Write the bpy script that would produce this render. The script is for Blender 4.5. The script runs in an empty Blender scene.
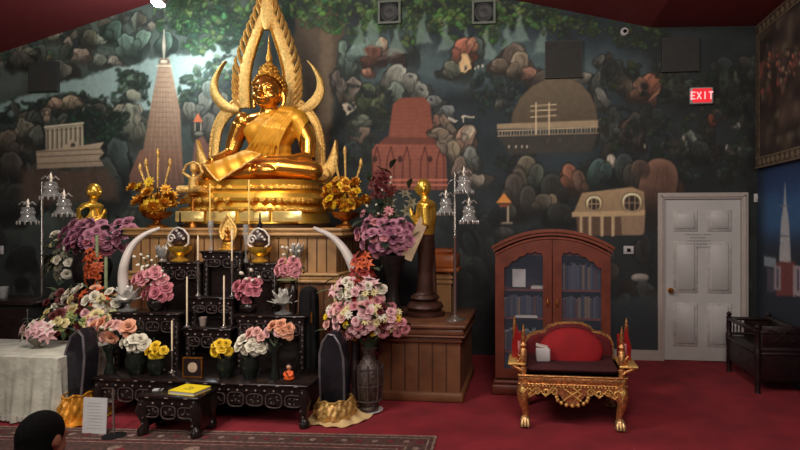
import bpy, bmesh, math, random
import numpy as np
from mathutils import Vector, Matrix, Quaternion
C = bpy.context.scene.collection
PI = math.pi
R = random.Random(7)

# ------------------------------------------------------------------ camera
F, CXP, CYP, CAMY, CAMZ, TH = 560.0, 463.0, 221.0, -7.0, 1.68, math.radians(7)
cam = bpy.data.cameras.new('camera')
camo = bpy.data.objects.new('camera', cam); C.objects.link(camo)
cam.sensor_width = 36; cam.lens = F/800*36
cam.shift_x = -(CXP-400)/800; cam.shift_y = (CYP-225)/800
cam.clip_start = 0.05; cam.clip_end = 60
camo.location = (0, CAMY, CAMZ); camo.rotation_euler = (PI/2, 0, TH)
bpy.context.scene.camera = camo
FW = Vector((-math.sin(TH), math.cos(TH), 0)); RT = Vector((math.cos(TH), math.sin(TH), 0)); UP = Vector((0, 0, 1))
def ray(px, py): return FW + RT*((px-CXP)/F) + UP*((CYP-py)/F)
CAMP = Vector((0, CAMY, CAMZ))
def at(px, py, Y):                 # a point on the plane y = Y
    d = ray(px, py); return CAMP + d*((Y-CAMY)/d.y)
def fl(px, py, z=0.0):             # a point on the height z
    d = ray(px, py); return CAMP + d*((z-CAMZ)/d.z)
def mpp(p): return (Vector(p)-CAMP).dot(FW)/F      # metres per unit of the plan at p

# ------------------------------------------------------------------ world, lights, exposure
sc = bpy.context.scene
sc.view_settings.view_transform = 'Standard'; sc.view_settings.look = 'None'
sc.view_settings.exposure = 0.0; sc.view_settings.gamma = 1; sc.view_settings.use_curve_mapping = False
w = bpy.data.worlds.new('world'); sc.world = w; w.use_nodes = True
w.node_tree.nodes['Background'].inputs[0].default_value = (1.0, 0.9, 0.82, 1)
w.node_tree.nodes['Background'].inputs[1].default_value = 0.20
def area(name, loc, target, sx, sy, power, col):
    l = bpy.data.lights.new(name, 'AREA'); l.shape = 'RECTANGLE'; l.size = sx; l.size_y = sy; l.energy = power; l.color = col
    o = bpy.data.objects.new(name, l); C.objects.link(o); o.location = loc
    o.rotation_euler = (Vector(target)-Vector(loc)).to_track_quat('-Z', 'Y').to_euler(); return o
def spot(name, loc, target, ang, power, col, r=0.06, blend=0.6):
    l = bpy.data.lights.new(name, 'SPOT'); l.energy = power; l.color = col; l.spot_size = math.radians(ang); l.spot_blend = blend; l.shadow_soft_size = r
    o = bpy.data.objects.new(name, l); C.objects.link(o); o.location = loc
    o.rotation_euler = (Vector(target)-Vector(loc)).to_track_quat('-Z', 'Y').to_euler(); return o
area('overhead_fill_light', (-3.2, -4.6, 4.6), (-3.0, -0.8, 1.2), 1.6, 0.8, 110, (1, 0.93, 0.84))  # overhead area lamps are unseen, added as general fill
area('front_fill_light', (-4.4, -8.6, 2.3), (-2.0, -1.0, 1.4), 1.6, 1.2, 45, (1, 0.95, 0.86))  # added for the pedestal's bright reflection; the front wall has no window
area('overhead_fill_light', (0.6, -5.0, 3.9), (0.9, -0.5, 1.4), 1.2, 0.6, 62, (1, 0.88, 0.78))  # added fill for the right side of the room
area('overhead_fill_light', (0.2, -6.6, 3.6), (0.9, -4.0, 0.0), 1.2, 0.8, 55, (1, 0.85, 0.75))  # added fill that brightens the foreground carpet
spot('altar_spot', (-2.2, -4.2, 3.9), at(262, 150, -1.0), 26, 260, (1, 0.86, 0.62), 0.10)
spot('altar_spot', (-2.6, -5.6, 3.6), at(210, 340, -2.2), 42, 230, (1, 0.93, 0.82), 0.12)  # unseen spot added to brighten the flowers on the lower altar
spot('altar_spot', (-3.6, -4.4, 3.6), at(262, 205, -1.4), 26, 120, (1, 0.86, 0.62), 0.10)

# ------------------------------------------------------------------ materials
def lin(c):
    f = lambda v: (v/255/12.92) if v/255 <= 0.04045 else ((v/255+0.055)/1.055)**2.4
    return (f(c[0]), f(c[1]), f(c[2]), 1)
MC = {}
def mat(name, col, rough=0.6, metal=0.0, var=0.15, vs=12, bump=0.0, bs=40, emit=0, alpha=1, spec=0.5, sheen=0, trans=0, col2=None):
    if name in MC: return MC[name]
    m = bpy.data.materials.new(name); m.use_nodes = True; nt = m.node_tree; b = nt.nodes['Principled BSDF']
    c = lin(col)
    tc = nt.nodes.new('ShaderNodeTexCoord'); n = nt.nodes.new('ShaderNodeTexNoise'); n.inputs['Scale'].default_value = vs; n.inputs['Detail'].default_value = 3
    nt.links.new(tc.outputs['Object'], n.inputs['Vector'])
    cr = nt.nodes.new('ShaderNodeValToRGB'); cr.color_ramp.elements[0].position = 0.35; cr.color_ramp.elements[1].position = 0.65
    if col2: c0, c1 = c, lin(col2)
    else: c0 = tuple(v*(1-var) for v in c[:3])+(1,); c1 = tuple(min(1, v*(1+var)) for v in c[:3])+(1,)
    cr.color_ramp.elements[0].color = c0; cr.color_ramp.elements[1].color = c1
    nt.links.new(n.outputs[0], cr.inputs[0]); nt.links.new(cr.outputs[0], b.inputs['Base Color'])
    b.inputs['Roughness'].default_value = rough; b.inputs['Metallic'].default_value = metal
    b.inputs['Specular IOR Level'].default_value = spec
    if sheen: b.inputs['Sheen Weight'].default_value = sheen
    if trans: b.inputs['Transmission Weight'].default_value = trans
    if alpha < 1: b.inputs['Alpha'].default_value = alpha
    if emit:
        b.inputs['Emission Color'].default_value = c; b.inputs['Emission Strength'].default_value = emit
    if bump:
        n2 = nt.nodes.new('ShaderNodeTexNoise'); n2.inputs['Scale'].default_value = bs; n2.inputs['Detail'].default_value = 4
        nt.links.new(tc.outputs['Object'], n2.inputs['Vector'])
        bp = nt.nodes.new('ShaderNodeBump'); bp.inputs['Strength'].default_value = bump; bp.inputs['Distance'].default_value = 0.01
        nt.links.new(n2.outputs[0], bp.inputs['Height']); nt.links.new(bp.outputs[0], b.inputs['Normal'])
    MC[name] = m; return m
GOLD = mat('polished_gold', (250, 198, 84), 0.30, 0.8, 0.10, 8, 0.05, 20)
GOLDC = mat('carved_gold', (225, 170, 75), 0.34, 0.9, 0.35, 60, 0.9, 90)
GOLDP = mat('gold_relief', (232, 190, 112), 0.42, 0.65, 0.25, 45, 0.7, 120)
GOLDR = mat('gold_robe', (206, 146, 40), 0.48, 0.45, 0.12, 10, 0.25, 25)
GOLDD = mat('antique_gold', (165, 105, 45), 0.38, 0.9, 0.3, 30, 0.6, 70)
OLDG = mat('throne_gold', (205, 150, 95), 0.36, 0.8, 0.4, 50, 0.6, 80)
LACQ = mat('black_lacquer', (30, 22, 21), 0.25, 0, 0.25, 20, 0.1, 60)
PEARL = mat('pearl_inlay', (140, 122, 118), 0.3, 0, 0.3, 60)
PEARLD = mat('dull_pearl_inlay', (74, 62, 60), 0.35, 0, 0.4, 80)
BLACK = mat('black_matte', (14, 13, 15), 0.85, 0, 0.2, spec=.25)
WOODP = mat('oak_panelling', (158, 118, 76), 0.5, 0, 0.14, 6, 0.1, 30)
WOODG = mat('panel_groove', (70, 42, 26), 0.6)
WOODT = mat('oak_trim', (175, 135, 88), 0.4, 0, 0.12, 8)
WOODD = mat('brown_panelling', (112, 72, 46), 0.5, 0, 0.18, 6, 0.1, 30)
CHERRY = mat('cherry_wood', (104, 50, 36), 0.42, 0, 0.2, 5, 0.1, 30)
DKWOOD = mat('dark_carved_wood', (32, 18, 20), 0.4, 0, 0.3, 20, 0.3, 60)
CHROME = mat('chrome', (190, 185, 180), 0.25, 0.9, 0.05)
GLASS = mat('crystal_glass', (170, 170, 168), 0.12, 0.1, 0.1, 20, alpha=0.42, spec=0.9)
PANE = mat('cabinet_glass', (120, 130, 150), 0.05, 0, 0.05, alpha=0.10, spec=0.8)
WHITE = mat('white_paper', (190, 188, 190), 0.7, 0, 0.05)
IVORY = mat('ivory', (205, 195, 188), 0.4, 0, 0.10, 5)
WAX = mat('candle_wax', (225, 205, 175), 0.5, 0, 0.06)
GREEN = mat('leaf_green', (74, 92, 62), 0.55, 0, 0.35, 14)
DGREEN = mat('dark_leaf_green', (44, 58, 46), 0.55, 0, 0.35, 14)
STEM = mat('stem_green', (56, 66, 44), 0.6)

# ------------------------------------------------------------------ mesh builder
class MB:
    def __init__(s): s.v = []; s.f = []; s.m = []; s.sm = []
    def add(s, vs, fs, m=0, smooth=True):
        o = len(s.v); s.v += [Vector(v) for v in vs]
        for f in fs: s.f.append([i+o for i in f]); s.m.append(m); s.sm.append(smooth)
        return s
    def box(s, c, d, m=0, rot=None, ch=0.0):
        c = Vector(c); hx, hy, hz = d[0]/2, d[1]/2, d[2]/2
        if ch <= 0:
            vs = [Vector((x, y, z)) for x in (-hx, hx) for y in (-hy, hy) for z in (-hz, hz)]
            fs = [(0, 1, 3, 2), (4, 6, 7, 5), (0, 4, 5, 1), (2, 3, 7, 6), (0, 2, 6, 4), (1, 5, 7, 3)]
        else:                       # chamfered in the xz outline and on both faces
            k = min(ch, hx*.9, hy*.9, hz*.9); o1 = [(-hx+k, -hz), (hx-k, -hz), (hx, -hz+k), (hx, hz-k), (hx-k, hz), (-hx+k, hz), (-hx, hz-k), (-hx, -hz+k)]
            o2 = [(x*(1-k/hx), z*(1-k/hz)) for x, z in o1]
            rings = [(o2, -hy), (o1, -hy+k), (o1, hy-k), (o2, hy)]
            vs = [Vector((x, y, z)) for o, y in rings for x, z in o]; fs = []
            for r in range(3):
                for i in range(8): j = (i+1) % 8; fs.append((r*8+i, r*8+j, r*8+8+j, r*8+8+i))
            fs.append(tuple(range(8))[::-1]); fs.append(tuple(range(24, 32)))
        if rot is not None: vs = [rot @ v for v in vs]
        return s.add([v+c for v in vs], fs, m, False)
    def b2(s, a, b, m=0, ch=0.0):   # box from two corners
        a = Vector(a); b = Vector(b); return s.box((a+b)/2, (abs(b.x-a.x), abs(b.y-a.y), abs(b.z-a.z)), m, None, ch)
    def tube(s, pts, rad, n=8, m=0, cap=True, flat=1.0):
        pts = [Vector(p) for p in pts]
        if not hasattr(rad, '__len__'): rad = [rad]*len(pts)
        vs = []; fs = []; up = None
        for i, p in enumerate(pts):
            d = (pts[min(i+1, len(pts)-1)]-pts[max(i-1, 0)]).normalized()
            if up is None: up = Vector((0, 0, 1)) if abs(d.z) < .9 else Vector((1, 0, 0))
            x = d.cross(up).normalized(); up = x.cross(d).normalized()
            for k in range(n):
                a = 2*PI*k/n; vs.append(p + (x*math.cos(a) + up*math.sin(a)*flat)*rad[i])
        for i in range(len(pts)-1):
            for k in range(n): j = (k+1) % n; fs.append((i*n+k, i*n+j, i*n+n+j, i*n+n+k))
        if cap: fs.append(tuple(range(n))[::-1]); fs.append(tuple(range((len(pts)-1)*n, len(pts)*n)))
        return s.add(vs, fs, m)
    def lathe(s, prof, c=(0, 0, 0), n=24, m=0, sx=1, sy=1, ax=None):
        c = Vector(c); vs = []; fs = []
        for r, z in prof:
            for k in range(n): a = 2*PI*k/n; vs.append(Vector((r*math.cos(a)*sx, r*math.sin(a)*sy, z)))
        if ax is not None: q = Vector(ax).to_track_quat('Z', 'Y'); vs = [q @ v for v in vs]
        for i in range(len(prof)-1):
            for k in range(n): j = (k+1) % n; fs.append((i*n+k, i*n+j, i*n+n+j, i*n+n+k))
        fs.append(tuple(range(n))[::-1]); fs.append(tuple(range((len(prof)-1)*n, len(prof)*n)))
        return s.add([v+c for v in vs], fs, m)
    def ell(s, c, r, m=0, nu=16, nv=10, rot=None):
        c = Vector(c)
        if not hasattr(r, '__len__'): r = (r, r, r)
        vs = [Vector((0, 0, -r[2]))]; fs = []
        for j in range(1, nv):
            b = -PI/2 + PI*j/nv
            for i in range(nu): a = 2*PI*i/nu; vs.append(Vector((r[0]*math.cos(b)*math.cos(a), r[1]*math.cos(b)*math.sin(a), r[2]*math.sin(b))))
        vs.append(Vector((0, 0, r[2])))
        for i in range(nu): fs.append((0, 1+(i+1) % nu, 1+i)); fs.append((len(vs)-1, 1+(nv-2)*nu+i, 1+(nv-2)*nu+(i+1) % nu))
        for j in range(nv-2):
            for i in range(nu): k = (i+1) % nu; fs.append((1+j*nu+i, 1+j*nu+k, 1+(j+1)*nu+k, 1+(j+1)*nu+i))
        if rot is not None: vs = [rot @ v for v in vs]
        return s.add([v+c for v in vs], fs, m)
    def prism(s, out, y0, y1, m=0, c=(0, 0, 0), rot=None, bev=0.0):   # outline in xz, extruded along y (y0 front)
        n = len(out); cx = sum(p[0] for p in out)/n; cz = sum(p[1] for p in out)/n
        lay = []
        if bev: lay.append([(cx+(x-cx)*(1-bev), cz+(z-cz)*(1-bev), y0) for x, z in out]); lay.append([(x, z, y0+(y1-y0)*.25) for x, z in out])
        else: lay.append([(x, z, y0) for x, z in out])
        lay.append([(x, z, y1) for x, z in out])
        vs = [Vector((x, y, z)) for L in lay for x, z, y in L]; fs = []
        for r in range(len(lay)-1):
            for i in range(n): j = (i+1) % n; fs.append((r*n+i, r*n+j, r*n+n+j, r*n+n+i))
        fs.append(tuple(range(n))[::-1]); fs.append(tuple(range((len(lay)-1)*n, len(lay)*n)))
        if rot is not None: vs = [rot @ v for v in vs]
        return s.add([v+Vector(c) for v in vs], fs, m, False)
    def grid(s, fn, nu, nv, m=0):   # fn(u,v) -> point, u,v in 0..1
        vs = [fn(i/nu, j/nv) for j in range(nv+1) for i in range(nu+1)]
        fs = [(j*(nu+1)+i, j*(nu+1)+i+1, (j+1)*(nu+1)+i+1, (j+1)*(nu+1)+i) for j in range(nv) for i in range(nu)]
        return s.add(vs, fs, m)
    def xf(s, M):
        s.v = [M @ v for v in s.v]; return s
    def mirror(s, cx=0):            # adds the mirror image in x
        n = len(s.v); s.v += [Vector((2*cx-v.x, v.y, v.z)) for v in s.v]; k = len(s.f)
        for i in range(k): s.f.append([j+n for j in s.f[i]][::-1]); s.m.append(s.m[i]); s.sm.append(s.sm[i])
        return s
    def mesh(s, name, mats, org=Vector((0, 0, 0))):
        me = bpy.data.meshes.new(name); me.from_pydata([tuple(v-org) for v in s.v], [], s.f)
        if not isinstance(mats, (list, tuple)): mats = [mats]
        for m in mats: me.materials.append(m)
        me.polygons.foreach_set('material_index', s.m); me.polygons.foreach_set('use_smooth', [bool(x) for x in s.sm])
        bm = bmesh.new(); bm.from_mesh(me); bmesh.ops.recalc_face_normals(bm, faces=bm.faces); bm.to_mesh(me); bm.free()
        me.set_sharp_from_angle(angle=math.radians(48)); return me
def wpos(o):
    p = Vector((0, 0, 0))
    while o: p += o.location; o = o.parent
    return p
def part(name, mb, mats, parent, label=None, bevel=0):     # shapes given in world coordinates
    me = mb if isinstance(mb, bpy.types.Mesh) else mb.mesh(name, mats, wpos(parent))
    o = bpy.data.objects.new(name, me); C.objects.link(o); o.parent = parent
    if label: o['label'] = label
    if bevel: _bev(o, bevel)
    return o
def _bev(o, w):
    b = o.modifiers.new('b', 'BEVEL'); b.width = w; b.segments = 2; b.limit_method = 'ANGLE'
def thing(name, label, cat, loc, group=None):
    o = bpy.data.objects.new(name, None); o.empty_display_size = .1; C.objects.link(o); o.location = loc
    o['label'] = label; o['category'] = cat
    if group: o['group'] = group
    return o
def single(name, mb, mats, label, cat, org, group=None, bevel=0):
    me = mb if isinstance(mb, bpy.types.Mesh) else mb.mesh(name, mats, Vector(org))
    o = bpy.data.objects.new(name, me); C.objects.link(o); o.location = org
    o['label'] = label; o['category'] = cat
    if group: o['group'] = group
    if bevel: _bev(o, bevel)
    return o
def struct(name, mb, mats, parent=None, bevel=0):
    me = mb if isinstance(mb, bpy.types.Mesh) else mb.mesh(name, mats, wpos(parent) if parent else Vector((0, 0, 0)))
    o = bpy.data.objects.new(name, me); C.objects.link(o)
    if parent: o.parent = parent
    else: o['kind'] = 'structure'
    if bevel: _bev(o, bevel)
    return o
def dup(root, loc, label=None, rz=None, sc_=None, group=None):
    r = root.copy(); C.objects.link(r); r.location = loc
    if rz is not None: r.rotation_euler = (0, 0, rz)
    if sc_ is not None: r.scale = sc_ if hasattr(sc_, '__len__') else (sc_,)*3
    if label: r['label'] = label
    if group: r['group'] = group
    for ch in list(root.children):
        c = ch.copy(); C.objects.link(c); c.parent = r
        for g in list(ch.children): d = g.copy(); C.objects.link(d); d.parent = c
    return r
def fuse(mb, voxel, it=6, org=Vector((0, 0, 0)), mats=None, name='fused'):   # one continuous skin over joined shapes
    me = mb.mesh('tmp', mats or [GOLD]); o = bpy.data.objects.new('tmp', me); C.objects.link(o)
    r = o.modifiers.new('r', 'REMESH'); r.mode = 'VOXEL'; r.voxel_size = voxel; r.use_smooth_shade = True
    if it: s = o.modifiers.new('s', 'SMOOTH'); s.factor = 0.5; s.iterations = it
    bpy.context.view_layer.update(); dg = bpy.context.evaluated_depsgraph_get()
    out = bpy.data.meshes.new_from_object(o.evaluated_get(dg)); bpy.data.objects.remove(o); out.name = name
    out.transform(Matrix.Translation(-Vector(org)))
    out.materials.clear()
    for m in (mats or [GOLD]): out.materials.append(m)
    out.polygons.foreach_set('material_index', [0]*len(out.polygons)); out.polygons.foreach_set('use_smooth', [True]*len(out.polygons))
    return out
def clip(me, planes):              # keep the side each (co, no) points to
    bm = bmesh.new(); bm.from_mesh(me)
    for co, no in planes:
        bmesh.ops.bisect_plane(bm, geom=bm.verts[:]+bm.edges[:]+bm.faces[:], plane_co=co, plane_no=no, clear_inner=True)
    bm.to_mesh(me); bm.free(); return me
# ------------------------------------------------------------------ room shell
XR = 2.645; XL = -9.0
ROOF = [(XL, 3.62), (-3.08, 5.15), (1.43, 4.02), (XR, 3.99)]
def roof(x):
    for (a, b), (c, d) in zip(ROOF, ROOF[1:]):
        if x <= c: return b+(d-b)*(x-a)/(c-a)
    return ROOF[-1][1]
CARPET = mat('red_carpet', (122, 26, 38), 0.9, 0, 0.22, 3, 0.5, 350, col2=(146, 34, 46))
CEIL = mat('red_ceiling_paint', (128, 46, 50), 0.6, 0, 0.05)
PLAIN = mat('plain_wall', (70, 60, 60), 0.8)
struct('floor', MB().b2((XL, -9.5, -0.1), (XR, 0.1, 0)), CARPET)
mb = MB(); n = len(ROOF)
for (a, b), (c, d) in zip(ROOF, ROOF[1:]):
    mb.add([(a, -9.5, b), (c, -9.5, d), (c, 0.1, d), (a, 0.1, b), (a, -9.5, b+.1), (c, -9.5, d+.1), (c, 0.1, d+.1), (a, 0.1, b+.1)],
           [(0, 3, 2, 1), (4, 5, 6, 7), (0, 1, 5, 4), (2, 3, 7, 6), (1, 2, 6, 5), (0, 4, 7, 3)], 0, False)
struct('ceiling', mb, CEIL)
struct('wall_left', MB().b2((XL-.1, -9.5, 0), (XL, 0.1, 3.7)), PLAIN)
struct('wall_front', MB().b2((XL, -9.6, 0), (XR, -9.5, 5.3)), PLAIN)

# painted walls: colours live on the vertices of a fine grid, in the wall's own paint
class Paint:
    def __init__(s, U, V, PX, PY, base):
        s.U, s.V, s.PX, s.PY = U, V, PX, PY
        s.A = np.zeros(PX.shape+(3,)); s.A[:] = base
        s.rng = np.random.default_rng(5)
    def noise(s, k, seed=0):
        rg = np.random.default_rng(seed); h, w = s.PX.shape; gx = rg.random((max(3, int(h/k)+3), int(w/k)+3))
        yy = np.arange(h)/k; xx = np.arange(w)/k; y0 = yy.astype(int); x0 = xx.astype(int); fy = (yy-y0)[:, None]; fx = (xx-x0)[None]
        fy = fy*fy*(3-2*fy); fx = fx*fx*(3-2*fx); g = gx
        return (g[y0][:, x0]*(1-fy)*(1-fx)+g[y0+1][:, x0]*fy*(1-fx)+g[y0][:, x0+1]*(1-fy)*fx+g[y0+1][:, x0+1]*fy*fx)
    def put(s, m, col, sl=None):
        A = s.A if sl is None else s.A[sl]
        A[:] = A*(1-m[..., None])+np.asarray(col, float)*m[..., None]
    def _sl(s, x0, x1, y0, y1):
        cols = np.where((s.PX.max(0) >= x0) & (s.PX.min(0) <= x1))[0]
        if len(cols) == 0: return None
        cs = slice(cols[0], cols[-1]+1); rows = np.where((s.PY[:, cs].max(1) >= y0) & (s.PY[:, cs].min(1) <= y1))[0]
        if len(rows) == 0: return None
        return (slice(rows[0], rows[-1]+1), cs)
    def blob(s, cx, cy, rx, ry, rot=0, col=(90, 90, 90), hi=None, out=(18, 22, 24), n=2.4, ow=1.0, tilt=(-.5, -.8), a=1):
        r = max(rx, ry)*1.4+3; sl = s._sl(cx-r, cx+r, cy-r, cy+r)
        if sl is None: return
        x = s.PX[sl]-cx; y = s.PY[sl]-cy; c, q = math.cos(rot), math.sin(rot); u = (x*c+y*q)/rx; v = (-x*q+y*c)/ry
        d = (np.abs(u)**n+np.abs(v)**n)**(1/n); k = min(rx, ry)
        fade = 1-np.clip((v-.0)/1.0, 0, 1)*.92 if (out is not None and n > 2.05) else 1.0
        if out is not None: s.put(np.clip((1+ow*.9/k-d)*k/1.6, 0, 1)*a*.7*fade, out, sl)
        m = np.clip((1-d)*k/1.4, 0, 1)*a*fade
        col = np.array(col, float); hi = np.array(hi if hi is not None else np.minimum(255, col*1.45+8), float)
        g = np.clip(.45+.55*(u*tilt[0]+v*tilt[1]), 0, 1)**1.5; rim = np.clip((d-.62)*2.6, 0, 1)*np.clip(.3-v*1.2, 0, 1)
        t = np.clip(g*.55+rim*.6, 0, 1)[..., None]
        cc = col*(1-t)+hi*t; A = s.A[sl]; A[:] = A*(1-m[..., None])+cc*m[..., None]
    def poly(s, pts, col, f=1.0, col2=None, hor=False, a=1):
        xs = [p[0] for p in pts]; ys = [p[1] for p in pts]; sl = s._sl(min(xs)-2, max(xs)+2, min(ys)-2, max(ys)+2)
        if sl is None: return
        x = s.PX[sl]; y = s.PY[sl]; ins = np.zeros(x.shape, bool); dm = np.full(x.shape, 1e9)
        for (x0, y0), (x1, y1) in zip(pts, pts[1:]+pts[:1]):
            if y0 != y1: ins ^= ((y0 > y) != (y1 > y)) & (x < (x1-x0)*(y-y0)/(y1-y0)+x0)
            L = (x1-x0)**2+(y1-y0)**2+1e-9; t = np.clip(((x-x0)*(x1-x0)+(y-y0)*(y1-y0))/L, 0, 1)
            dm = np.minimum(dm, np.hypot(x-x0-t*(x1-x0), y-y0-t*(y1-y0)))
        sd = np.where(ins, dm, -dm); m = np.clip(sd/f+.5, 0, 1)*a; c = np.array(col, float)
        if col2 is not None:
            t = ((x-min(xs))/(max(xs)-min(xs)) if hor else (y-min(ys))/(max(ys)-min(ys)))
            c = c+(np.array(col2, float)-c)*np.clip(t, 0, 1)[..., None]
        A = s.A[sl]; A[:] = A*(1-m[..., None])+c*m[..., None]
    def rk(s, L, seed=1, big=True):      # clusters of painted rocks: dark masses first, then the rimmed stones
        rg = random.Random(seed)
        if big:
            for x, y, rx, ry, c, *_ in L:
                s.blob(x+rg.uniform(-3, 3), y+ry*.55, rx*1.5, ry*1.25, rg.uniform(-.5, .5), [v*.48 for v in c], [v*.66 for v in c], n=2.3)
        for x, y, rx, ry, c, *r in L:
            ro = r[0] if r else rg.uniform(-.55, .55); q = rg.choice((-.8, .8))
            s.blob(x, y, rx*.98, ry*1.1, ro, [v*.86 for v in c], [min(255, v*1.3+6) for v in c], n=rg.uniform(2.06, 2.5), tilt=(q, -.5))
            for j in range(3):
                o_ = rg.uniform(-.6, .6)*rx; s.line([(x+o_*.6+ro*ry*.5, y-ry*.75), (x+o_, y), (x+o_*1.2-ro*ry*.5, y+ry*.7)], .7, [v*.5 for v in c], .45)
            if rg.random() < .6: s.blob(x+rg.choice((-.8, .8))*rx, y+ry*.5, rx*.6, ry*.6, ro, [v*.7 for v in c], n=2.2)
    def line(s, pts, wd, col, a=1):
        for (x0, y0), (x1, y1) in zip(pts, pts[1:]):
            sl = s._sl(min(x0, x1)-wd-1, max(x0, x1)+wd+1, min(y0, y1)-wd-1, max(y0, y1)+wd+1)
            if sl is None: continue
            x = s.PX[sl]; y = s.PY[sl]; L = (x1-x0)**2+(y1-y0)**2+1e-9; t = np.clip(((x-x0)*(x1-x0)+(y-y0)*(y1-y0))/L, 0, 1)
            s.put(np.clip(wd/2+.5-np.hypot(x-x0-t*(x1-x0), y-y0-t*(y1-y0)), 0, 1)*a, col, sl)
    def rocks(s, x0, x1, y0, y1, n, size, pal, seed, test=None):
        rg = random.Random(seed); L = []
        for i in range(n):
            x = rg.uniform(x0, x1); y = rg.uniform(y0, y1)
            if test and not test(x, y): continue
            L.append((y, x))
        for y, x in sorted(L):
            for q in range(rg.choice((1, 2, 3))):
                c = rg.choice(pal); k = rg.uniform(.5, .98); w_ = rg.uniform(*size)
                X_ = x+rg.uniform(-1.2, 1.2)*w_; Y_ = y+rg.uniform(-.4, 1.2)*w_; rx = w_*rg.uniform(.45, 1.0); ry = w_*rg.uniform(.9, 1.7); ro = rg.uniform(-.7, .7)
                s.blob(X_, Y_, rx, ry, ro, [v*k for v in c], n=rg.uniform(2.1, 2.5), tilt=(rg.choice((-.7, .7)), -.6))
                for j in range(2): o_ = rg.uniform(-.5, .5)*rx; s.line([(X_+o_, Y_-ry*.7), (X_+o_*1.3-ro*4, Y_+ry*.3)], .8, [v*.55 for v in c], .35)
    def leaves(s, x0, x1, y0, y1, n, size, pal, seed, test=None):
        rg = random.Random(seed)
        for i in range(n):
            x = rg.uniform(x0, x1); y = rg.uniform(y0, y1)
            if test and not test(x, y): continue
            c = rg.choice(pal); w_ = rg.uniform(*size)
            for q in range(4):
                s.blob(x+rg.uniform(-1, 1)*w_, y+rg.uniform(-.8, .8)*w_, w_*rg.uniform(.25, .7), w_*rg.uniform(.2, .6), rg.uniform(-1, 1), [v*rg.uniform(.8, 1.15) for v in c], out=[v*.5 for v in c], n=2, a=.8)
    def build(s, name, pos, keep, gain=1.0):
        h, w = s.PX.shape; me = bpy.data.meshes.new(name)
        idx = np.arange(h*w).reshape(h, w); q = np.stack([idx[:-1, :-1], idx[:-1, 1:], idx[1:, 1:], idx[1:, :-1]], -1)[keep]
        nf = len(q); me.vertices.add(h*w); me.vertices.foreach_set('co', pos.reshape(-1).astype(np.float32))
        me.loops.add(nf*4); me.loops.foreach_set('vertex_index', q.reshape(-1).astype(np.int32))
        me.polygons.add(nf); me.polygons.foreach_set('loop_start', np.arange(0, nf*4, 4, dtype=np.int32)); me.polygons.foreach_set('loop_total', np.full(nf, 4, np.int32))
        me.update(calc_edges=True)
        a = np.clip(s.A/255, 0, 1); L = np.where(a <= .04045, a/12.92, ((a+.055)/1.055)**2.4)*gain
        ca = me.color_attributes.new('paint', 'FLOAT_COLOR', 'POINT'); col = np.ones((h*w, 4), np.float32); col[:, :3] = np.clip(L, 0, .9).reshape(-1, 3)
        ca.data.foreach_set('color', col.reshape(-1))
        m = bpy.data.materials.new(name+'_paint'); m.use_nodes = True; nt = m.node_tree; b = nt.nodes['Principled BSDF']
        at_ = nt.nodes.new('ShaderNodeAttribute'); at_.attribute_name = 'paint'
        tc = nt.nodes.new('ShaderNodeTexCoord'); nz = nt.nodes.new('ShaderNodeTexNoise'); nz.inputs['Scale'].default_value = 14; nz.inputs['Detail'].default_value = 5
        nt.links.new(tc.outputs['Object'], nz.inputs['Vector']); mr = nt.nodes.new('ShaderNodeMapRange'); mr.inputs[3].default_value = .72; mr.inputs[4].default_value = 1.28
        nt.links.new(nz.outputs[0], mr.inputs[0]); mx = nt.nodes.new('ShaderNodeVectorMath'); mx.operation = 'SCALE'
        nt.links.new(at_.outputs['Color'], mx.inputs[0]); nt.links.new(mr.outputs[0], mx.inputs['Scale']); nt.links.new(mx.outputs[0], b.inputs['Base Color'])
        b.inputs['Roughness'].default_value = .75; me.materials.append(m)
        o = bpy.data.objects.new(name, me); C.objects.link(o); o['kind'] = 'structure'; return o

DOORX = (at(664, 300, 0).x, at(741, 300, 0).x); DOORZ = at(700, 199, 0).z
STEP = .0135
U = np.linspace(-8.3, XR+.005, int((XR+8.3)/STEP)); V = np.arange(0, 5.2, STEP); UU, VV = np.meshgrid(U, V)
def toplan(X, Y, Z):
    dx, dy = X, Y-CAMY; zc = dx*FW.x+dy*FW.y; xc = dx*RT.x+dy*RT.y; return CXP+F*xc/zc, CYP-F*(Z-CAMZ)/zc
PX, PY = toplan(UU, np.zeros_like(UU), VV)
W = Paint(UU, VV, PX, PY, (38, 46, 50))
W.PX = PX+(W.noise(10, 21)-.5)*4.6+(W.noise(4, 22)-.5)*2.6; W.PY = PY+(W.noise(10, 23)-.5)*4.6+(W.noise(4, 24)-.5)*2.6
nz = W.noise(40, 1)*.6+W.noise(14, 2)*.4
def sm(e0, e1, x): t = np.clip((x-e0)/(e1-e0), 0, 1); return t*t*(3-2*t)
tl = 1-sm(60, 560, PX)
W.A[:] = np.array((34, 42, 47.))[None, None]*(1-tl[..., None])+np.array((52, 62, 62.))*tl[..., None]
mid = sm(300, 420, PX)*(1-sm(560, 700, PX)); W.put(mid*.7*(1-sm(120, 260, PY)), (36, 50, 62))
W.put(sm(210, 330, PY)*.7, (24, 28, 33))
W.A *= (.72+.56*nz)[..., None]
GR = [(86, 96, 88), (98, 102, 96), (112, 108, 100), (78, 90, 86), (120, 112, 104)]
GRD = [(54, 62, 60), (66, 70, 66), (74, 72, 68), (48, 56, 56)]
MIX = [(92, 100, 92), (130, 98, 90), (84, 100, 92), (70, 84, 84), (112, 104, 98)]
# misty upper sky and slopes
W.poly([(340, 45), (400, 20), (460, 60), (500, 25), (560, 50), (640, 62), (650, 80), (560, 84), (480, 88), (360, 84)], (76, 100, 108), 26, a=.75)
W.poly([(-20, 40), (60, 20), (200, -20), (260, -20), (250, 40), (150, 60), (60, 80), (-20, 110)], (84, 98, 94), 30, a=.6)
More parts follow.
